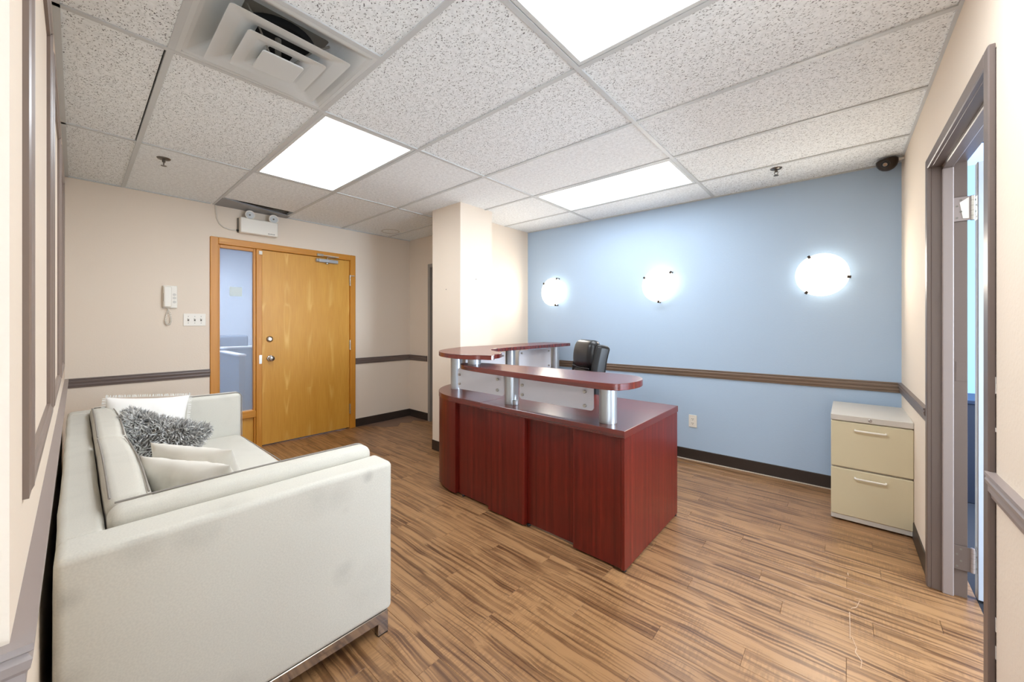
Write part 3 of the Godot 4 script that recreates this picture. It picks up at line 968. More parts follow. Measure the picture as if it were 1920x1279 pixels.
	obj("screen_cap", sh().box(Vector3(0.04, 0.90, 0.07), Vector3(0.96, 0.92, 0.15), 0.004), M.haze_wall, pa)
	tag(pa, "low grey-blue cubicle screen with pale cap behind the sidelight", "partition")
	var oc := thing("task_chair", Vector3(-6.75, 0, -1.50))
	obj("backrest", sh().soft(Vector3(-0.04, 0.62, -0.2), Vector3(0.04, 1.10, 0.2), 0.038, 6), M.partition, oc)
	obj("seat", sh().soft(Vector3(-0.45, 0.42, -0.22), Vector3(0.0, 0.50, 0.22), 0.035, 6), M.partition, oc)
	obj("stem", sh().cyl(Vector3(-0.22, 0.06, 0), Vector3(-0.22, 0.44, 0), 0.025, 12).cyl(Vector3(0.0, 0.45, 0), Vector3(0.0, 0.7, 0), 0.018, 10), M.blackplastic, oc)
	var star := sh()
	for k in 5: star.tube([Vector3(-0.22, 0.09, 0), Vector3(-0.22 + 0.27 * cos(k * TAU / 5), 0.045, 0.27 * sin(k * TAU / 5))], 0.018, 8).cyl(Vector3(-0.22 + 0.27 * cos(k * TAU / 5), 0.025, 0.27 * sin(k * TAU / 5) - 0.012), Vector3(-0.22 + 0.27 * cos(k * TAU / 5), 0.025, 0.27 * sin(k * TAU / 5) + 0.012), 0.025, 10)
	obj("star_base", star, M.blackplastic, oc)
	tag(oc, "round-backed grey task chair seen dimly through the sidelight", "chair")

func build_right_doorway() -> void:
	var t := thing("trim_doorway")
	var x0 := RW - 0.014
	var x1 := RW + WT
	var zf := -2.700     # far reveal
	var zn := -1.758     # near reveal
	var top := 2.012
	# casing on the room side
	obj("casing", sh().box(Vector3(x0, 0, zf - 0.047), Vector3(RW + 0.002, top + 0.048, zf), 0.003), M.taupe, t)
	obj("casing", sh().box(Vector3(x0, 0, zn), Vector3(RW + 0.002, top + 0.048, zn + 0.047), 0.003), M.taupe, t)
	obj("casing", sh().box(Vector3(x0, top, zf), Vector3(RW + 0.002, top + 0.048, zn), 0.003), M.taupe, t)
	# jambs with stop
	for e in [[zf, -1.0], [zn, 1.0]]:
		var z: float = e[0]
		var d: float = e[1]
		obj("jamb", sh().box(Vector3(RW, 0, z + d * 0.047), Vector3(x1 - 0.004, top + 0.03, z), 0.002), M.taupe, t)
		obj("stop", sh().box(Vector3(RW + 0.034, 0, z + d * 0.02), Vector3(RW + 0.070, top - 0.016, z - d * 0.016), 0.003), M.taupe_light, t)
	obj("head_jamb", sh().box(Vector3(RW, top, zf), Vector3(x1 - 0.004, top + 0.033, zn), 0.002), M.taupe, t)
	obj("head_stop", sh().box(Vector3(RW + 0.034, top - 0.016, zf), Vector3(RW + 0.070, top + 0.002, zn), 0.003), M.taupe, t)
	# blank plate painted over between the hinges
	obj("blank_plate", sh().box(Vector3(RW + 0.078, 1.0, zf - 0.001), Vector3(RW + 0.112, 1.09, zf + 0.0012), 0.0005), M.taupe, t)
	setting(skew(t), "taupe steel door frame with chipped paint in the right wall", "door frame")
	# paint chips where the casing meets the wall
	for k in 9:
		var y := rng.randf_range(0.1, 1.1)
		obj("paint_chip", sh().box(Vector3(RW - 0.001, y, zn + 0.045), Vector3(RW + 0.0, y + rng.randf_range(0.01, 0.04), zn + 0.050 + rng.randf() * 0.004), 0.0003), M.paintchip, t)
	# door standing open into the next room
	var d := thing("door_2", Vector3(x1 + 0.026, 0, zf + 0.004))
	obj("door_leaf", sh().box(Vector3(0, 0.012, -0.044), Vector3(0.93, 2.0, 0.0), 0.002), M.doorblue, d)
	obj("door_edge", sh().box(Vector3(-0.0012, 0.012, -0.0435), Vector3(0.001, 2.0, -0.0005), 0.0004), M.taupe, d)
	for y in [1.795, 0.185]:
		var px := -0.016
		var h := obj("hinge", sh().cyl(Vector3(px, y - 0.057, 0.002), Vector3(px, y + 0.057, 0.002), 0.0075, 14, 0.002), M.nickel if y > 1.0 else M.taupe_light, d)
		for k in 4: obj("hinge_seam", sh().cyl(Vector3(px, y - 0.036 + k * 0.023, 0.002), Vector3(px, y - 0.0345 + k * 0.023, 0.002), 0.0079, 14), M.shade, h)
		obj("hinge_leaf", sh().box(Vector3(-0.0024, y - 0.055, -0.040), Vector3(-0.0008, y + 0.055, 0.0), 0.0004), M.nickel if y > 1.0 else M.taupe, h)
		obj("hinge_leaf", sh().box(Vector3(-0.078, y - 0.055, 0.003), Vector3(-0.022, y + 0.055, 0.0058), 0.0004), M.taupe_light if y > 1.0 else M.taupe, h)
		if y > 1.0:
			obj("bare_metal", sh().prism(PackedVector2Array([Vector2(-0.056, 0.03), Vector2(-0.028, 0.05), Vector2(-0.028, -0.046), Vector2(-0.046, -0.044)]), 0.0, 0.0006, 0.0, Transform3D(Basis(Vector3(1, 0, 0), Vector3(0, 0, 1), Vector3(0, 1, 0)), Vector3(0, y, 0.006))), M.ivory, h)
		for k in 4:
			obj("screw", sh().cyl(Vector3(-0.0030, y - 0.04 + 0.027 * k, -0.012 - 0.014 * (k % 2)), Vector3(-0.0022, y - 0.04 + 0.027 * k, -0.012 - 0.014 * (k % 2)), 0.0042, 10), M.shade, h)
			obj("screw", sh().cyl(Vector3(-0.064 + 0.012 * (k % 2), y - 0.04 + 0.027 * k, 0.0056), Vector3(-0.064 + 0.012 * (k % 2), y - 0.04 + 0.027 * k, 0.0068), 0.0042, 10), M.shade, h)
	setting(skew(d), "pale blue door with taupe edge standing open through the right doorway", "door")
	# room beyond
	var s := sh()
	s.box(Vector3(x1, 0, -4.72), Vector3(3.34, 2.6, -4.6)).box(Vector3(RW + 0.05, 0, -4.72), Vector3(x1, 2.6, -3.86))
	s.box(Vector3(3.2, 0, -4.6), Vector3(3.34, 2.6, -4.0)).box(Vector3(3.2, 0, -1.5), Vector3(3.34, 2.6, -1.14)).box(Vector3(3.2, 0, -4.0), Vector3(3.34, 0.7, -1.5)).box(Vector3(3.2, 2.3, -4.0), Vector3(3.34, 2.6, -1.5))
	setting(obj("wall_next_room", s, M.roomblue), "sky blue walls of the room past the open door", "wall")
	setting(obj("floor_next_room", sh().box(Vector3(x1 + 0.012, -0.1, -4.6), Vector3(3.34, -0.001, -1.14)), M.carpet), "dark carpet of the room past the open door", "floor")
	setting(obj("ceiling_next_room", sh().box(Vector3(x1, 2.5, -4.6), Vector3(3.34, 2.6, -1.14)), M.haze_wall), "pale ceiling of the room past the open door", "ceiling")
	setting(obj("baseboard_next_room", sh().box(Vector3(x1, 0, -4.6), Vector3(3.2, 0.1, -4.59), 0.002), M.base), "dark baseboard glimpsed past the open door", "baseboard")
	var wn := window("window_3", 3.27, 0.7, 2.3, -4.0, -1.5, "wide bright window of the blue room past the open door")
	var al := AreaLight3D.new()
	al.name = "daylight"
	al.area_size = Vector2(2.4, 1.5); al.light_energy = DAY_E; al.light_color = Color(0.86, 0.93, 1.0)
	al.area_range = 14.0; al.shadow_enabled = true
	al.position = Vector3(3.19, 1.5, -2.75); al.rotation.y = PI / 2
	wn.add_child(al, true)
	var ds := thing("dark_credenza", Vector3(0.98, 0, -4.36))
	obj("body", sh().box(Vector3(-0.5, 0.0, -0.22), Vector3(0.55, 0.70, 0.2), 0.004), mat(c8(24, 30, 46), 0.5), ds)
	obj("top", sh().box(Vector3(-0.51, 0.70, -0.23), Vector3(0.56, 0.725, 0.215), 0.003), mat(c8(30, 40, 60), 0.4), ds)
	tag(ds, "dark low cupboard glimpsed in the gap beside the open door", "cupboard")

func build_far_doorway() -> void:
	var t := thing("trim_far_doorway")
	var z := -3.03
	obj("casing", sh().box(Vector3(-4.108, 0, z - 0.14), Vector3(-4.064, 2.04, z + 0.012), 0.003), mat(c8(150, 143, 134), 0.45), t)
	obj("casing", sh().box(Vector3(-3.321, 0, z - 0.14), Vector3(-3.277, 2.04, z + 0.012), 0.003), mat(c8(150, 143, 134), 0.45), t)
	obj("casing", sh().box(Vector3(-4.064, 1.996, z - 0.14), Vector3(-3.321, 2.04, z + 0.012), 0.003), mat(c8(150, 143, 134), 0.45), t)
	setting(t, "grey door frame half hidden by the cream pillar", "door frame")
	setting(obj("door_3", sh().box(Vector3(-4.062, 0.01, z - 0.10), Vector3(-3.323, 1.994, z - 0.055), 0.002), mat(c8(72, 60, 48), 0.5)), "dark brown door half hidden by the cream pillar", "door")

# ---------------------------------------------------------------- reception desk
func arc(cx: float, cz: float, r: float, a0: float, a1: float, k: int) -> PackedVector2Array:
	var p := PackedVector2Array()
	for i in k + 1:
		var t := deg_to_rad(lerpf(a0, a1, float(i) / k))
		p.append(Vector2(cx + r * cos(t), cz + r * sin(t)))
	return p

func spline(pts: Array, per := 8) -> PackedVector2Array:
	var out := PackedVector2Array()
	var m := pts.size()
	for i in m:
		var a: Vector2 = pts[(i + m - 1) % m]
		var b: Vector2 = pts[i]
		var c: Vector2 = pts[(i + 1) % m]
		var d: Vector2 = pts[(i + 2) % m]
		for k in per: out.append(b.cubic_interpolate(c, a, d, float(k) / per))
	return out

func build_desk() -> void:
	var t := thing("reception_desk", Vector3(-1.75, 0, -2.25))
	var o := -t.position
	var xf := Transform3D(Basis.IDENTITY, o)
	var R: Material = M.red
	var T0 := 0.683
	var T1 := 0.723
	# worktops
	obj("worktop", sh(0, true).prism(PackedVector2Array([Vector2(-1.899, -2.63), Vector2(-0.845, -2.63), Vector2(-0.845, -1.822), Vector2(-1.899, -1.832)]), T0, T1, 0.0015, xf), M.redtop, t)
	var left := PackedVector2Array([Vector2(-1.9015, -2.63), Vector2(-1.9015, -1.838)])
	left.append_array(arc(-2.195, -2.362, 0.515, 90, 180, 20))
	left.append_array([Vector2(-2.71, -3.66), Vector2(-2.06, -3.66), Vector2(-2.06, -2.63)])
	obj("worktop", sh(0, true).prism(left, T0, T1, 0.0015, xf), M.redtop, t)
	# carcass behind the fronts
	obj("carcass", sh(1, true).box(o + Vector3(-2.19, 0.012, -1.898), o + Vector3(-0.868, T0, -1.8805)), R, t)
	# front boards: alternately set back and proud
	var fb := [[-2.160, -1.828, -1.874], [-1.828, -1.512, -1.838], [-1.512, -1.158, -1.874], [-1.158, -0.868, -1.838]]
	for q in fb:
		obj("front_panel", sh(1, true).box(o + Vector3(q[0] + 0.0006, 0.012, -1.880), o + Vector3(q[1] - 0.0006, T0, q[2]), 0.0015), R, t)
	# curved corner
	var cv := arc(-2.195, -2.362, 0.512, 88.5, 182, 18)
	var inn := arc(-2.195, -2.362, 0.470, 182, 88.5, 18)
	cv.append_array(inn)
	obj("curved_panel", sh(1, true).prism(cv, 0.012, T0, 0.001, xf), R, t)
	obj("wing_panel", sh(1, true).box(o + Vector3(-2.70, 0.012, -3.65), o + Vector3(-2.68, T0, -2.38), 0.001), R, t)
	obj("end_panel", sh(1, true).box(o + Vector3(-0.868, 0.012, -2.625), o + Vector3(-0.848, T0, -1.830), 0.0015), R, t)
	obj("inner_panel", sh(1, true).box(o + Vector3(-2.08, 0.012, -3.64), o + Vector3(-2.062, T0, -2.64), 0.001), R, t)
	for p in [Vector2(-0.86, -1.85), Vector2(-0.86, -2.61), Vector2(-2.12, -1.88), Vector2(-2.68, -3.6), Vector2(-1.5, -1.87), Vector2(-2.07, -3.6)]:
		obj("leveller", sh().cyl(o + Vector3(p.x, 0.0, p.y), o + Vector3(p.x, 0.014, p.y), 0.012, 12, 0.002), M.blackplastic, t)
	# raised front counter
	var A0 := 0.936
	var A1 := 0.970
	var a := spline([Vector2(-0.812, -1.955), Vector2(-0.826, -1.80), Vector2(-0.90, -1.738), Vector2(-1.20, -1.742), Vector2(-1.62, -1.772), Vector2(-1.92, -1.806), Vector2(-2.10, -1.845), Vector2(-2.178, -1.91), Vector2(-2.15, -1.985), Vector2(-2.02, -2.045), Vector2(-1.62, -2.088), Vector2(-1.22, -2.11), Vector2(-0.98, -2.118), Vector2(-0.87, -2.075)], 7)
	obj("counter_shelf", sh(0, true).prism(a, A0, A1, 0.0015, xf), M.redtop, t)
	# high counter over the curved corner and the wing
	var B0 := 1.018
	var B1 := 1.050
	var bl := spline([Vector2(-1.872, -1.945), Vector2(-1.905, -1.835), Vector2(-2.02, -1.776), Vector2(-2.18, -1.780), Vector2(-2.35, -1.838), Vector2(-2.52, -1.98), Vector2(-2.64, -2.20), Vector2(-2.70, -2.50)], 7)
	var bo := PackedVector2Array()
	for i in range(0, 7 * 7 + 1): bo.append(bl[i])
	bo.append_array([Vector2(-2.71, -2.9), Vector2(-2.71, -3.66), Vector2(-2.34, -3.66), Vector2(-2.34, -2.62)])
	var nt := PackedVector2Array([Vector2(-2.325, -2.45), Vector2(-2.29, -2.345), Vector2(-2.21, -2.255), Vector2(-2.11, -2.195), Vector2(-2.0, -2.145), Vector2(-1.92, -2.075), Vector2(-1.882, -2.005)])
	bo.append_array(nt)
	obj("counter_shelf", sh(0, true).prism(bo, B0, B1, 0.0015, xf), M.redtop, t)
	# posts
	for q in [[-0.993, -1.934, T1, A0], [-1.722, -1.960, T1, A0], [-2.473, -2.112, T1, B0], [-2.066, -1.935, A1, B0], [-2.45, -2.770, T1, B0], [-2.45, -3.517, T1, B0]]:
		var pp := Vector3(q[0], 0, q[1]) + o
		obj("post", sh().lathe([Vector2(0, 0), Vector2(0.047, 0), Vector2(0.048, 0.001), Vector2(0.048, q[3] - q[2]), Vector2(0, q[3] - q[2])], 32, Transform3D(Basis.IDENTITY, pp + Vector3(0, q[2], 0))), M.alu, t)
	obj("post_flange", sh().cyl(o + Vector3(-1.675, T1, -1.945), o + Vector3(-1.675, T1 + 0.032, -1.945), 0.02, 16, 0.002), M.alu, t)
	# frosted screens with pairs of bolts
	screen(t, o + Vector3(-1.365, 0.847, -1.950), 0.550, 0.160, Basis.IDENTITY, [Vector2(0.222, -0.055), Vector2(0.222, 0.026), Vector2(-0.247, -0.049), Vector2(-0.247, 0.014)])
	screen(t, o + Vector3(-2.018, 0.847, -1.945), 0.480, 0.160, Basis.IDENTITY, [Vector2(0.185, -0.043), Vector2(0.185, 0.032), Vector2(-0.216, -0.04), Vector2(-0.216, 0.03)])
	var qb := Basis(Vector3.UP, PI / 2)
	screen(t, o + Vector3(-2.45, 0.89, -3.165), 0.54, 0.22, qb, [Vector2(0.225, -0.075), Vector2(0.225, 0.083), Vector2(-0.235, -0.075), Vector2(-0.235, 0.083)])
	screen(t, o + Vector3(-2.45, 0.89, -2.44), 0.50, 0.22, qb, [Vector2(0.21, -0.075), Vector2(0.21, 0.075), Vector2(-0.22, -0.075), Vector2(-0.22, 0.075)])
	tag(t, "dark red wood reception desk with two raised counters on silver posts", "reception desk")

func screen(t: Node3D, at: Vector3, w: float, h: float, b: Basis, bolts: Array) -> void:
	var r := 0.02
	var p := PackedVector2Array()
	for q in [[w / 2 - r, h / 2 - r, 0], [-w / 2 + r, h / 2 - r, 90], [-w / 2 + r, -h / 2 + r, 180], [w / 2 - r, -h / 2 + r, 270]]:
		p.append_array(arc(q[0], q[1], r, q[2], q[2] + 90, 6))
	var up := Transform3D(b * Basis(Vector3(1, 0, 0), Vector3(0, 0, 1), Vector3(0, 1, 0)), at)
	var o := obj("privacy_screen", sh().prism(p, -0.004, 0.004, 0.001, up), M.acrylic, t)
	for q in bolts:
		var c: Vector3 = at + b * Vector3(q.x, q.y, 0)
		obj("bolt", sh().cyl(c - b * Vector3(0, 0, 0.018), c + b * Vector3(0, 0, 0.018), 0.0095, 16, 0.002), M.nickel, o)
	for k in range(0, bolts.size(), 2):
		var lo: Vector3 = at + b * Vector3(bolts[k].x, bolts[k].y, -0.012)
		var hi: Vector3 = at + b * Vector3(bolts[k].x, h / 2 + 0.012, -0.012)
		obj("clamp_rod", sh().cyl(lo, hi, 0.0045, 10), M.nickel, o)

# ---------------------------------------------------------------- sofa
func build_sofa() -> void:
	var t := thing("sofa", Vector3(-2.58, 0, -0.41))
	var o := -t.position
	var xf := Transform3D(Basis.IDENTITY, o)
	var L := -3.75
	var Rr := -1.41
	var nz := FastNoiseLite.new()
	nz.seed = 3; nz.frequency = 2.2
	var sag := func(p: Vector3, q: Vector3) -> Vector3:
		return p + Vector3(1, 1, 1) * 0.004 * nz.get_noise_3d(p.x * 2.0 + 5.0, p.y * 2.0, p.z * 2.0)
	var shell := sh(0)
	shell.soft(Vector3(Rr - 0.135, 0.096, -0.862), Vector3(Rr, 0.702, 0.036), 0.022, 14, sag, xf)
	for i in shell.uv.size(): shell.uv[i] += Vector2(0.0, 0.5)
	obj("arm", shell, M.fabric_arm, t)
	obj("arm", sh(0).soft(Vector3(L, 0.096, -0.862), Vector3(L + 0.135, 0.702, 0.036), 0.022, 12, sag, xf), M.fabric, t)
	obj("back", sh(0).soft(Vector3(L + 0.12, 0.096, -0.055), Vector3(Rr - 0.12, 0.702, 0.036), 0.020, 16, sag, xf), M.fabric, t)
	obj("front_rail", sh(0).soft(Vector3(L + 0.12, 0.096, -0.835), Vector3(Rr - 0.12, 0.26, -0.04), 0.02, 12, null, xf), M.fabric, t)
	# padded inner arms, standing a little proud of the shell
	var pad := func(p: Vector3, q: Vector3) -> Vector3:
		return p + Vector3(0.006 * q.x * (1 - q.z * q.z), 0.004 * (1 - q.z * q.z) * maxf(q.y, 0), 0)
	for e in [[Rr - 0.225, Rr - 0.136], [L + 0.136, L + 0.225]]:
		var p := obj("arm_pad", sh(0).soft(Vector3(e[0], 0.24, -0.848), Vector3(e[1], 0.738, -0.058), 0.034, 12, pad, xf), M.fabric, t)
		var xin: float = e[0] + 0.012 if e[0] > -2.5 else e[1] - 0.012
		var pts := PackedVector3Array()
		pts.append(o + Vector3(xin, 0.40, -0.850))
		for k in 7:
			var an := PI / 2 * k / 6.0
			pts.append(o + Vector3(xin, 0.698 + 0.040 * sin(an), -0.810 - 0.040 * cos(an)))
		for k in 9: pts.append(o + Vector3(xin, 0.738 + 0.004 * sin(k * PI / 8), lerpf(-0.75, -0.075, k / 8.0)))
		obj("piping", sh().tube(pts, 0.0032, 6), M.piping, p)
	# seat: one long bench cushion
	var crown := func(p: Vector3, q: Vector3) -> Vector3:
		var u := maxf(q.y, 0.0)
		return p + Vector3(0, 0.020 * u * (1.0 - q.x * q.x) * (1.0 - q.z * q.z * 0.8) + 0.003 * u * nz.get_noise_2d(p.x * 3.0, p.z * 3.0), -0.012 * maxf(-q.z, 0.0) * (1 - q.y * q.y))
	var seat := obj("seat_cushion", sh(0).soft(Vector3(L + 0.228, 0.255, -0.838), Vector3(Rr - 0.228, 0.425, -0.10), 0.045, 16, crown, xf), M.fabric, t)
	obj("piping", sh().tube([o + Vector3(L + 0.27, 0.405, -0.838), o + Vector3(-2.58, 0.412, -0.846), o + Vector3(Rr - 0.27, 0.405, -0.838)], 0.003, 6), M.piping, seat)
	# two loose back cushions, thick at the foot
	for e in [[-2.575, Rr - 0.229], [L + 0.229, -2.578]]:
		var bk := func(p: Vector3, q: Vector3) -> Vector3:
			var w := (1.0 - q.x * q.x)
			var foot := (1.0 - q.y) * 0.5
			return p + Vector3(0, 0.008 * w * maxf(q.y, 0.0), (-0.075 * foot - 0.014 * w) * (1.0 if q.z < 0.0 else 0.0) + 0.004 * nz.get_noise_2d(p.x * 3.0, p.y * 3.0))
		var b := obj("back_cushion", sh(0).soft(Vector3(e[0], 0.40, -0.150), Vector3(e[1], 0.742, -0.058), 0.03, 12, bk, xf), M.fabric, t)
		for zz in [[-0.152, 0.737], [-0.066, 0.742]]:
			var pts := PackedVector3Array()
			for k in 13:
				var f := k / 12.0
				var w := 1.0 - pow(2 * f - 1, 2.0)
				pts.append(o + Vector3(lerpf(e[0] + 0.02, e[1] - 0.02, f), zz[1] + 0.008 * w, zz[0] - 0.008 * w * (1.0 if zz[0] < -0.1 else 0.2)))
			obj("piping", sh().tube(pts, 0.003, 6), M.piping, b)
	# chrome base with flat feet
	var fr := sh()
	fr.box(o + Vector3(Rr - 0.04, 0.052, -0.848), o + Vector3(Rr - 0.012, 0.092, 0.02), 0.002).box(o + Vector3(L + 0.012, 0.052, -0.848), o + Vector3(L + 0.04, 0.092, 0.02), 0.002)
	fr.box(o + Vector3(L + 0.04, 0.052, -0.848), o + Vector3(Rr - 0.04, 0.092, -0.82), 0.002).box(o + Vector3(L + 0.04, 0.052, -0.01), o + Vector3(Rr - 0.04, 0.092, 0.02), 0.002)
	obj("base_frame", fr, M.chrome, t)
	for x in [Rr - 0.042, L + 0.012]:
		for z in [-0.848, -0.03]:
			var lg := obj("foot", sh().box(o + Vector3(x, 0.004, z), o + Vector3(x + 0.030, 0.055, z + 0.044), 0.0015), M.chrome, t)
			obj("glide", sh().box(o + Vector3(x + 0.001, 0.0, z + 0.001), o + Vector3(x + 0.029, 0.0045, z + 0.043)), M.blackplastic, lg)
	tag(t, "off-white upholstered sofa on a chrome base along the left wall", "sofa")

func build_pillows() -> void:
	# pair of satin cushions standing across the near corner of the sofa
	var near := [["satin_pillow", Vector3(-1.890, 0.588, -0.305), "ivory satin pillow nearest the camera, standing behind the sofa's near arm", 5], ["satin_pillow", Vector3(-2.072, 0.592, -0.352), "ivory satin pillow tucked between the front pillow and the shaggy one", 9]]
	for q in near:
		var t := thing(q[0], q[1])
		var b := Basis(Vector3.UP, deg_to_rad(28.5)) * Basis(Vector3.RIGHT, deg_to_rad(15))
		var xf := Transform3D(b, Vector3.ZERO)
		obj("cover", sh().pillow(0.43, 0.345, 0.14, xf, q[3], 0.016), M.satin, t)
		var seam := PackedVector3Array()
		for k in 13:
			var v := lerpf(-1, 1, k / 12.0)
			seam.append(xf * Vector3(0.208 * (1.0 - 0.07 * (1 - v * v)), 0.168 * v, 0))
		obj("seam", sh().tube(seam, 0.002, 5), M.piping, t)
		tag(t, q[2], "pillow", "ivory satin pillows")
	# white pillow with a fringed edge against the far arm
	var t := thing("white_pillow", Vector3(-3.405, 0.605, -0.300))
	var xw := Transform3D(Basis(Vector3.UP, deg_to_rad(84)) * Basis(Vector3.RIGHT, deg_to_rad(-13)) * Basis(Vector3.BACK, deg_to_rad(-5)), Vector3.ZERO)
	obj("cover", sh().pillow(0.40, 0.38, 0.14, xw, 15, 0.005), M.whitecloth, t)
	var fr := sh()
	for k in 56:
		var v := lerpf(-1, 1, k / 55.0)
		for e in [Vector3(v * 0.2, 0.187 , 0), Vector3(-0.196, v * 0.19, 0), Vector3(0.196, v * 0.19, 0)]:
			var out: Vector3 = Vector3(signf(e.x) * 0.018, rng.randf_range(-0.006, 0.006), 0) if absf(e.y) < 0.186 else Vector3(rng.randf_range(-0.006, 0.006), 0.016, 0)
			fr.tube([xw * e, xw * (e + out + Vector3(0, 0, rng.randf_range(-0.006, 0.006)))], 0.0022, 4)
	obj("fringe", fr, M.whitecloth, t).set_meta("kind", "stuff")
	tag(t, "white fringed pillow propped against the sofa's far arm", "pillow")
	# shaggy grey pillow slumped in front of it
	var f := thing("shaggy_pillow", Vector3(-2.90, 0.548, -0.262))
	var xs := Transform3D(Basis(Vector3.UP, deg_to_rad(80)) * Basis(Vector3.RIGHT, deg_to_rad(-34)) * Basis(Vector3.BACK, deg_to_rad(-25)), Vector3.ZERO)
	var core := sh().pillow(0.38, 0.40, 0.16, xs, 23, 0.03, 18)
	obj("cover", core, M.furbase, f)
	var st := SurfaceTool.new()
	st.begin(Mesh.PRIMITIVE_TRIANGLES)
	for k in 3:
		var e0 := Vector3(cos(TAU * k / 3.0), 0, sin(TAU * k / 3.0))
		var e1 := Vector3(cos(TAU * (k + 1) / 3.0), 0, sin(TAU * (k + 1) / 3.0))
		var q0 := [e0 * 0.0034, e0 * 0.0040 + Vector3(0.003, 0.014, 0), e0 * 0.0024 + Vector3(0.009, 0.026, 0), Vector3(0.018, 0.036, 0)]
		var q1 := [e1 * 0.0034, e1 * 0.0040 + Vector3(0.003, 0.014, 0), e1 * 0.0024 + Vector3(0.009, 0.026, 0), Vector3(0.018, 0.036, 0)]
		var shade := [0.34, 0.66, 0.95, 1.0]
		var nn := (e0 + e1).normalized()
		for j in 3:
			for w in [[q0[j], j], [q1[j], j], [q1[j + 1], j + 1], [q0[j], j], [q1[j + 1], j + 1], [q0[j + 1], j + 1]]:
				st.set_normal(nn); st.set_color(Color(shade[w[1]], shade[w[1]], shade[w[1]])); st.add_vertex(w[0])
	var mm := MultiMesh.new()
	mm.transform_format = MultiMesh.TRANSFORM_3D; mm.use_colors = true
	mm.mesh = st.commit()
	var cnt := 9500
	mm.instance_count = cnt
	var tot := core.v.size() / 3
	for i in cnt:
		var k := rng.randi_range(0, tot - 1) * 3
		var u := rng.randf()
		var v := rng.randf()
		if u + v > 1.0: u = 1 - u; v = 1 - v
		var p := core.v[k] * (1 - u - v) + core.v[k + 1] * u + core.v[k + 2] * v
		var n := core.n[k].normalized()
		var lean := (n + Vector3(rng.randf_range(-0.4, 0.4), rng.randf_range(-0.6, 0.3), rng.randf_range(-0.4, 0.4))).normalized()
		var sd := lean.cross(Vector3(rng.randf() - 0.5, rng.randf() - 0.5, rng.randf() - 0.5)).normalized()
		var sc := rng.randf_range(0.75, 1.35)
		mm.set_instance_transform(i, Transform3D(Basis(sd, lean, sd.cross(lean)) * sc, p - n * 0.002))
		var g := rng.randf_range(0.34, 1.0)
		mm.set_instance_color(i, Color(g * 1.02, g, g * 0.96))
	var fi := MultiMeshInstance3D.new()
	fi.name = "fur"; fi.multimesh = mm; fi.material_override = M.fur
	fi.set_meta("kind", "stuff")
	f.add_child(fi, true)
	tag(f, "shaggy grey pillow slumped in the middle of the sofa", "pillow")

# ---------------------------------------------------------------- filing cabinet
func build_cabinet() -> void:
	var t := thing("filing_cabinet", Vector3(0.105, 0, -3.5))
	var w := 0.187
	var f := 0.262
	obj("body", sh().box(Vector3(-w, 0.012, -0.27), Vector3(w, 0.645, f - 0.022), 0.003), M.cabtop, t)
	var top := obj("top", sh().box(Vector3(-w - 0.001, 0.645, -0.272), Vector3(w + 0.001, 0.684, f), 0.004), M.cabtop, t)
	obj("lock", sh().cyl(Vector3(0.0, 0.664, f - 0.001), Vector3(0.0, 0.664, f + 0.004), 0.009, 18, 0.001).box(Vector3(-0.001, 0.659, f + 0.003), Vector3(0.001, 0.669, f + 0.0045)), M.chrome, top)
	for q in [[0.350, 0.640], [0.042, 0.340]]:
		var d := obj("drawer", sh().box(Vector3(-w, q[0], f - 0.022), Vector3(w, q[1], f - 0.002), 0.004), M.putty, t)
		var y: float = q[1] - 0.045
		var h := sh().tube([Vector3(-0.07, y, f - 0.004), Vector3(-0.07, y, f + 0.016), Vector3(-0.066, y, f + 0.020), Vector3(0.066, y, f + 0.020), Vector3(0.07, y, f + 0.016), Vector3(0.07, y, f - 0.004)], 0.0052, 10)
		obj("handle", h, M.ivory, d)
	obj("plinth", sh().box(Vector3(-w, 0.012, f - 0.03), Vector3(w, 0.042, f - 0.008), 0.002), M.cabtop, t)
	for x in [-w + 0.03, w - 0.03]:
		for z in [-0.24, f - 0.05]:
			obj("foot", sh().cyl(Vector3(x, 0, z), Vector3(x, 0.014, z), 0.014, 14, 0.002), M.alu, t)
	tag(t, "two-drawer putty-coloured filing cabinet against the blue wall", "filing cabinet")

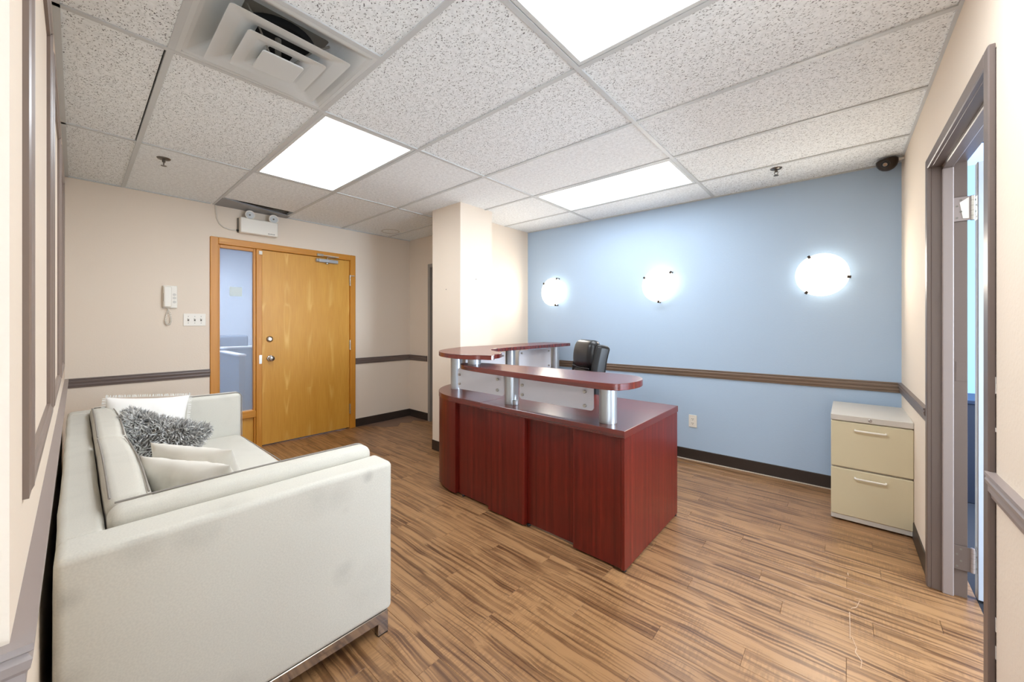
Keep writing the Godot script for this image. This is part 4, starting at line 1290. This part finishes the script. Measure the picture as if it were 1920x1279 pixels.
# ---------------------------------------------------------------- office chair behind the desk
func build_chair() -> void:
	var t := thing("office_chair", Vector3(-1.815, 0, -2.90), 0.0)
	t.rotation.y = deg_to_rad(-34)
	t.scale = Vector3(0.84, 1.0, 0.84)
	var lean := Transform3D(Basis(Vector3.RIGHT, deg_to_rad(-9)), Vector3(0, 0, 0.0))
	var curve := func(p: Vector3, q: Vector3) -> Vector3:
		return p + Vector3(p.x * -0.10 * maxf(q.y, 0.0), 0.0, -0.03 * q.y * q.y + 0.012 * cos(q.x * 3.0))
	obj("back_shell", sh().soft(Vector3(-0.25, 0.50, -0.10), Vector3(0.25, 1.10, -0.01), 0.044, 10, curve, lean), M.leather, t)
	var head := func(p: Vector3, q: Vector3) -> Vector3:
		return p + Vector3(p.x * -0.08 * maxf(q.y, 0.0), 0.0, 0.02 * (1 - q.x * q.x) - 0.02 * q.y * q.y)
	var b := obj("back_cushion", sh().soft(Vector3(-0.215, 0.88, -0.05), Vector3(0.215, 1.135, 0.085), 0.062, 10, head, lean), M.leather, t)
	obj("crease", sh().tube([lean * Vector3(-0.2, 0.885, 0.07), lean * Vector3(0, 0.878, 0.085), lean * Vector3(0.2, 0.885, 0.07)], 0.006, 6), M.blackplastic, b)
	obj("lumbar_cushion", sh().soft(Vector3(-0.225, 0.52, -0.04), Vector3(0.225, 0.885, 0.065), 0.05, 10, head, lean), M.leather, t)
	for s in [-1.0, 1.0]:
		obj("side_bolster", sh().soft(Vector3(s * 0.228 - 0.036, 0.60, -0.09), Vector3(s * 0.228 + 0.036, 1.105, 0.045), 0.035, 10, curve, lean), M.leather, t)
		obj("armrest", sh().tube([Vector3(s * 0.27, 0.50, 0.28), Vector3(s * 0.30, 0.66, 0.27), Vector3(s * 0.30, 0.68, 0.2), Vector3(s * 0.30, 0.68, 0.02), Vector3(s * 0.26, 0.62, -0.08)], 0.024, 10), M.blackplastic, t)
	obj("seat", sh().soft(Vector3(-0.26, 0.40, -0.06), Vector3(0.26, 0.52, 0.46), 0.055, 10, null), M.leather, t)
	obj("gas_lift", sh().cyl(Vector3(0, 0.10, 0.2), Vector3(0, 0.41, 0.2), 0.028, 16), M.blackplastic, t)
	for k in 5:
		var an := TAU * k / 5.0
		var e := Vector3(0.30 * cos(an), 0.075, 0.2 + 0.30 * sin(an))
		var lg := obj("leg", sh().tube([Vector3(0, 0.115, 0.2), e], 0.022, 10), M.blackplastic, t)
		obj("caster", sh().cyl(e + Vector3(-0.02, -0.045, 0), e + Vector3(0.02, -0.045, 0), 0.030, 16, 0.004).cyl(e + Vector3(0, -0.03, 0), e, 0.008, 8), M.blackplastic, lg)
	tag(t, "black leather executive chair behind the reception desk", "office chair")

# ---------------------------------------------------------------- wall sconces
func build_sconces() -> void:
	var q := [[-2.600, [140.0, 68.0, 285.0], "round white glass wall sconce nearest the cream pillar"], [-1.376, [150.0, 45.0, 270.0], "middle one of three round white sconces on the blue wall"], [-0.150, [118.0, 350.0, 235.0], "round white glass wall sconce nearest the filing cabinet"]]
	for e in q:
		var x: float = e[0]
		var wz := -3.735 - 0.096 * (x + 3.012) / 3.312
		var t := thing("wall_sconce", Vector3(x, 1.640, wz))
		var fwd := Transform3D(Basis(Vector3(1, 0, 0), Vector3(0, 0, 1), Vector3(0, -1, 0)), Vector3.ZERO)
		obj("back_plate", sh().lathe([Vector2(0, 0), Vector2(0.06, 0), Vector2(0.06, 0.012), Vector2(0.05, 0.02), Vector2(0, 0.02)], 28, fwd), M.white_metal, t)
		var pr := []
		for k in 11:
			var r := 0.163 * (1.0 - k / 10.0)
			pr.append(Vector2(r, 0.062 + 0.040 * (1.0 - pow(r / 0.163, 2.0))))
		var pr2 := [Vector2(0.0, 0.098)]
		for k in range(9, -1, -1):
			var r := 0.161 * (1.0 - k / 10.0)
			pr2.append(Vector2(r, 0.058 + 0.040 * (1.0 - pow(r / 0.163, 2.0))))
		pr2.append_array(pr)
		obj("glass_dish", sh().lathe(pr2, 48, fwd), M.bowl, t)
		for a in e[1]:
			var d := Vector3(cos(deg_to_rad(a)), sin(deg_to_rad(a)), 0)
			var c := sh()
			var bs := Basis(d, Vector3(0, 0, 1).cross(d), Vector3(0, 0, 1))
			c.box(Vector3(0.150, -0.009, 0.066), Vector3(0.172, 0.009, 0.072), 0.001, Transform3D(bs, Vector3.ZERO)).box(Vector3(0.166, -0.009, 0.050), Vector3(0.172, 0.009, 0.07), 0.001, Transform3D(bs, Vector3.ZERO))
			c.box(Vector3(0.05, -0.004, 0.012), Vector3(0.172, 0.004, 0.016), 0.0, Transform3D(bs, Vector3.ZERO)).box(Vector3(0.166, -0.004, 0.012), Vector3(0.172, 0.004, 0.055), 0.0, Transform3D(bs, Vector3.ZERO))
			obj("clip", c, M.bronze, t)
		var l := OmniLight3D.new()
		l.name = "lamp"
		l.position = Vector3(0, 0, 0.070); l.light_energy = SCONCE_E; l.light_color = Color(1.0, 0.93, 0.82)
		l.light_size = 0.02; l.omni_range = 12.0; l.omni_attenuation = 2.0; l.shadow_enabled = true
		t.add_child(l, true)
		var al := AreaLight3D.new()
		al.name = "front_lamp"
		al.area_size = Vector2(0.25, 0.25); al.light_energy = SCONCE_FRONT; al.light_color = Color(1.0, 0.96, 0.90)
		al.area_range = 12.0; al.shadow_enabled = true
		al.position = Vector3(0, 0, 0.108); al.rotation.y = PI
		t.add_child(al, true)
		tag(t, e[2], "wall sconce", "round sconces on the blue wall")

# ---------------------------------------------------------------- fittings
func build_small_things() -> void:
	troffer("lit ceiling panel in front of the oak entrance door", -3.335, -2.115, -1.478, -0.868, PANEL_E)
	troffer("lit ceiling panel cut off by the top edge of the photograph", -0.905, RW + 0.012, -1.478, -0.868, PANEL_E)
	troffer("long lit ceiling panel beside the blue wall", -2.115, -0.905, -3.307, -2.697, PANEL_E * 0.74)
	# air vent
	var t := thing("air_vent", Vector3(-1.810, CEIL, -0.564))
	var fl := sh()
	for q in [[Vector3(-0.293, 0, -0.293), Vector3(0.293, 0.005, -0.275)], [Vector3(-0.293, 0, 0.275), Vector3(0.293, 0.005, 0.293)], [Vector3(-0.293, 0, -0.275), Vector3(-0.275, 0.005, 0.275)], [Vector3(0.275, 0, -0.275), Vector3(0.293, 0.005, 0.275)]]:
		fl.box(q[0], q[1], 0.001)
	obj("flange", fl, M.white_metal, t)
	obj("duct_plate", sh().box(Vector3(-0.29, 0.068, -0.29), Vector3(0.29, 0.072, 0.29)), M.shade, t)
	cone(t, "outer_cone", [[0.2755, 0.001], [0.262, 0.005], [0.238, 0.020], [0.19, 0.052], [0.15, 0.066]])
	cone(t, "louver_cone", [[0.214, -0.028], [0.208, -0.027], [0.165, -0.018], [0.125, -0.004], [0.098, 0.020]])
	cone(t, "louver_cone", [[0.142, -0.042], [0.136, -0.041], [0.100, -0.034], [0.066, -0.022], [0.044, -0.004]])
	var cp := sh()
	cp.prism(rsq(0.076, 0.012), -0.055, -0.049, 0.002)
	cp.prism(rsq(0.046, 0.01), -0.049, -0.035, 0.001)
	obj("centre_plate", cp, M.white_metal, t)
	obj("duct_throat", sh().lathe([Vector2(0.14, 0.040), Vector2(0.14, 0.0675), Vector2(0.0, 0.0675)], 28), M.dark, t)
	obj("centre_stem", sh().cyl(Vector3(0, -0.040, 0), Vector3(0, 0.067, 0), 0.012, 12), M.shade, t)
	for d in [Vector3(1, 0, 1), Vector3(-1, 0, 1), Vector3(1, 0, -1), Vector3(-1, 0, -1)]:
		obj("bracket", sh().tube([d * 0.040 + Vector3(0, -0.042, 0), d * 0.10 + Vector3(0, 0.020, 0), d * 0.15 + Vector3(0, 0.045, 0)], 0.004, 6), M.shade, t)
	tag(t, "square white ceiling air vent of nested louvres above the sofa", "air vent")
	# sprinklers
	sprinkler(Vector3(-3.545, CEIL + 0.005, -0.400), "chrome sprinkler head on the ceiling tile above the sofa")
	sprinkler(Vector3(-0.395, CEIL + 0.005, -3.390), "chrome sprinkler head on the ceiling beside the blue wall")
	# dome camera in the corner
	var dc := thing("security_camera", Vector3(0.203, CEIL - 0.012, -3.685))
	var tl := Transform3D(Basis(Vector3.BACK, deg_to_rad(6)).scaled(Vector3.ONE * 0.9), Vector3.ZERO)
	obj("housing", sh().lathe([Vector2(0, 0.004), Vector2(0.060, 0.004), Vector2(0.063, 0.0), Vector2(0.063, -0.016), Vector2(0.060, -0.030), Vector2(0.050, -0.052), Vector2(0.034, -0.068), Vector2(0.016, -0.076), Vector2(0, -0.078)], 32, tl), M.bronze, dc)
	var e := Vector3(-0.10, -0.30, 0.55).normalized()
	var a := Vector3(-0.006, -0.024, 0.028)
	obj("lens_ring", sh().cyl(a, a + e * 0.036, 0.024, 22, 0.003), M.blackplastic, dc)
	obj("lens", sh().cyl(a + e * 0.034, a + e * 0.041, 0.012, 16, 0.002), M.chrome, dc)
	obj("cable_stub", sh().cyl(Vector3(0.055, -0.004, 0.0), Vector3(0.104, 0.004, -0.004), 0.011, 12, 0.002), M.ivory, dc)
	tag(dc, "small dark dome security camera in the upper right corner", "security camera")
	# emergency light over the door
	var em := thing("emergency_light", Vector3(DW, 2.238, -1.224))
	obj("body", sh().soft(Vector3(0, -0.076, -0.165), Vector3(0.085, 0.076, 0.165), 0.014, 8), M.ivory, em)
	obj("back_box", sh().box(Vector3(0, -0.07, -0.16), Vector3(0.02, 0.072, 0.175), 0.003), M.shade, em)
	for zz in [0.085, -0.128]:
		var c := Vector3(0.05, 0.112, zz)
		var dr := Vector3(0.86, -0.12, -0.05 if zz > 0 else 0.1).normalized()
		var up := dr
		var sd := up.cross(Vector3.UP).normalized()
		var xf := Transform3D(Basis(sd, up, sd.cross(up)).scaled(Vector3.ONE * 1.12), c)
		var hd := obj("lamp_head", sh().lathe([Vector2(0, -0.03), Vector2(0.022, -0.026), Vector2(0.034, -0.005), Vector2(0.039, 0.018), Vector2(0.039, 0.028), Vector2(0.033, 0.028), Vector2(0.031, 0.026), Vector2(0.012, 0.014), Vector2(0, 0.014)], 28, xf), M.ivory, em)
		obj("reflector", sh().lathe([Vector2(0.031, 0.0275), Vector2(0.014, 0.0165), Vector2(0.0, 0.0155)], 24, xf), M.white_metal, hd)
		obj("bulb", sh().lathe([Vector2(0.007, 0.010), Vector2(0.007, 0.020), Vector2(0, 0.025)], 12, xf), M.shade, hd)
		obj("swivel", sh().cyl(c + Vector3(-0.005, -0.045, 0), c + Vector3(-0.008, -0.02, 0), 0.013, 14), M.ivory, hd)
	var lg := sh()
	for k in 7: lg.box(Vector3(0.085, -0.058, -0.072 - k * 0.0088), Vector3(0.0857, -0.058 + (0.007 if k % 3 else 0.009), -0.0785 - k * 0.0088))
	obj("logo", lg, mat(c8(110, 106, 100), 0.6), em)
	obj("cable_gland", sh().cyl(Vector3(0.02, -0.052, 0.165), Vector3(0.02, -0.052, 0.182), 0.009, 12), M.blackplastic, em)
	tag(em, "white twin-lamp emergency light above the oak door", "emergency light")
	var cb := PackedVector3Array()
	for p in [[2.40, -0.876], [2.34, -0.880], [2.27, -0.888], [2.225, -0.908], [2.198, -0.94], [2.185, -0.985], [2.184, -1.03], [2.186, -1.042]]:
		cb.append(Vector3(DW + 0.008, p[0], p[1]))
	tag(obj("power_cable", sh().tube(cb, 0.0065, 8), mat(c8(214, 203, 188), 0.6)), "cream cable curving down the wall to the emergency light", "cable")
	# intercom handset
	var ph := thing("intercom_phone", Vector3(DW, 1.505, -0.548))
	obj("base_plate", sh().box(Vector3(0, -0.10, -0.052), Vector3(0.024, 0.10, 0.046), 0.005), M.ivory, ph)
	var hs := obj("handset", sh().soft(Vector3(0.020, -0.093, -0.012), Vector3(0.048, 0.093, 0.042), 0.012, 8), M.ivory, ph)
	obj("ear_slot", sh().box(Vector3(0.018, -0.04, 0.040), Vector3(0.034, 0.03, 0.0425)), M.shade, hs)
	for y in [0.02, -0.01, -0.045]:
		var cc := Transform3D(Basis(Vector3(0, 1, 0), Vector3(1, 0, 0), Vector3(0, 0, -1)), Vector3(0.024, y, -0.032))
		obj("button", sh().lathe([Vector2(0, 0), Vector2(0.012, 0), Vector2(0.012, 0.002), Vector2(0.009, 0.002), Vector2(0.0085, 0.0042), Vector2(0, 0.0045)], 20, cc), M.cabtop, ph)
	var coil := PackedVector3Array()
	for k in 121:
		var f := k / 120.0
		var cy := -0.10 - 0.15 * sin(f * PI) + 0.005 * f
		var cz := 0.006 + 0.020 * sin(f * TAU) + 0.006 * f
		coil.append(Vector3(0.016 + 0.006 * cos(k * 1.3), cy, cz + 0.006 * sin(k * 1.3)))
	obj("coiled_cord", sh().tube(coil, 0.0028, 5), M.ivory, ph)
	tag(ph, "ivory intercom handset with coiled cord on the entrance wall", "intercom")
	# switches and outlet
	var sw := thing("light_switch", Vector3(DW, 1.303, -0.724))
	obj("plate", sh().box(Vector3(0, -0.056, -0.080), Vector3(0.006, 0.056, 0.080), 0.0025), M.ivory, sw)
	for k in 3:
		var z := 0.046 - 0.046 * k
		obj("slot", sh().box(Vector3(0.005, -0.013, z - 0.006), Vector3(0.0066, 0.013, z + 0.006)), M.shade, sw)
		obj("toggle", sh().box(Vector3(0.004, 0.0, z - 0.004), Vector3(0.018, 0.008, z + 0.004), 0.001, Transform3D(Basis(Vector3.BACK, 0.35), Vector3.ZERO)), M.ivory, sw)
		for y in [-0.03, 0.03]:
			obj("screw", sh().cyl(Vector3(0.0055, y, z), Vector3(0.0066, y, z), 0.003, 10), M.shade, sw)
	tag(sw, "white triple light switch beside the oak door frame", "light switch")
	var ot := thing("power_outlet", Vector3(-1.084, 0.360, -3.7908))
	obj("plate", sh().box(Vector3(-0.035, -0.057, 0), Vector3(0.035, 0.057, 0.006), 0.0025), M.ivory, ot)
	for y in [-0.02, 0.02]:
		var so := obj("socket", sh().box(Vector3(-0.017, y - 0.014, 0.005), Vector3(0.017, y + 0.014, 0.0075), 0.002), M.ivory, ot)
		for x in [-0.006, 0.006]: obj("slot", sh().box(Vector3(x - 0.0012, y - 0.002, 0.007), Vector3(x + 0.0012, y + 0.007, 0.0079)), M.dark, so)
		obj("ground_hole", sh().cyl(Vector3(0, y - 0.008, 0.007), Vector3(0, y - 0.008, 0.0079), 0.0028, 10), M.dark, so)
	tag(ot, "white double power outlet low on the blue wall", "power outlet")

func sprinkler(at: Vector3, label: String) -> void:
	var t := thing("sprinkler", at)
	obj("rosette", sh().lathe([Vector2(0.0, -0.012), Vector2(0.018, -0.012), Vector2(0.034, -0.006), Vector2(0.038, 0.0), Vector2(0.0, 0.0)], 28), M.gunmetal, t)
	obj("nozzle", sh().cyl(Vector3(0, -0.028, 0), Vector3(0, -0.008, 0), 0.009, 14, 0.002).tube([Vector3(-0.009, -0.022, 0), Vector3(-0.011, -0.036, 0), Vector3(0, -0.05, 0)], 0.0025, 6).tube([Vector3(0.009, -0.022, 0), Vector3(0.011, -0.036, 0), Vector3(0, -0.05, 0)], 0.0025, 6), M.gunmetal, t)
	obj("deflector", sh().cyl(Vector3(0, -0.053, 0), Vector3(0, -0.0505, 0), 0.016, 18), M.gunmetal, t)
	tag(t, label, "sprinkler", "ceiling sprinkler heads")

func rsq(h: float, r: float) -> PackedVector2Array:
	var p := PackedVector2Array()
	for q in [[h - r, h - r, 0], [-h + r, h - r, 90], [-h + r, -h + r, 180], [h - r, -h + r, 270]]:
		p.append_array(arc(q[0], q[1], r, q[2], q[2] + 90, 5))
	return p

# square rings of [half width, height] joined into one pressed-metal louvre with a little thickness
func cone(t: Node3D, called: String, rings: Array) -> void:
	var s := sh()
	var up := 0.0016
	for k in rings.size() - 1:
		var a := rsq(rings[k][0], 0.014)
		var b := rsq(rings[k + 1][0], 0.014)
		for i in a.size():
			var j := (i + 1) % a.size()
			var A0 := Vector3(a[i].x, rings[k][1], a[i].y)
			var A1 := Vector3(a[j].x, rings[k][1], a[j].y)
			var B0 := Vector3(b[i].x, rings[k + 1][1], b[i].y)
			var B1 := Vector3(b[j].x, rings[k + 1][1], b[j].y)
			var nn := (A1 - A0).cross(B0 - A0).normalized()
			if nn.y > 0: nn = -nn
			var u := Vector3(0, up, 0)
			s.quad(A0, A1, B1, B0, nn)
			s.quad(A0 + u, A1 + u, B1 + u, B0 + u, -nn)
			if k == 0:
				s.quad(A0, A1, A1 + u, A0 + u, Vector3(a[i].x, 0, a[i].y).normalized())
	obj(called, s, M.white_metal, t)
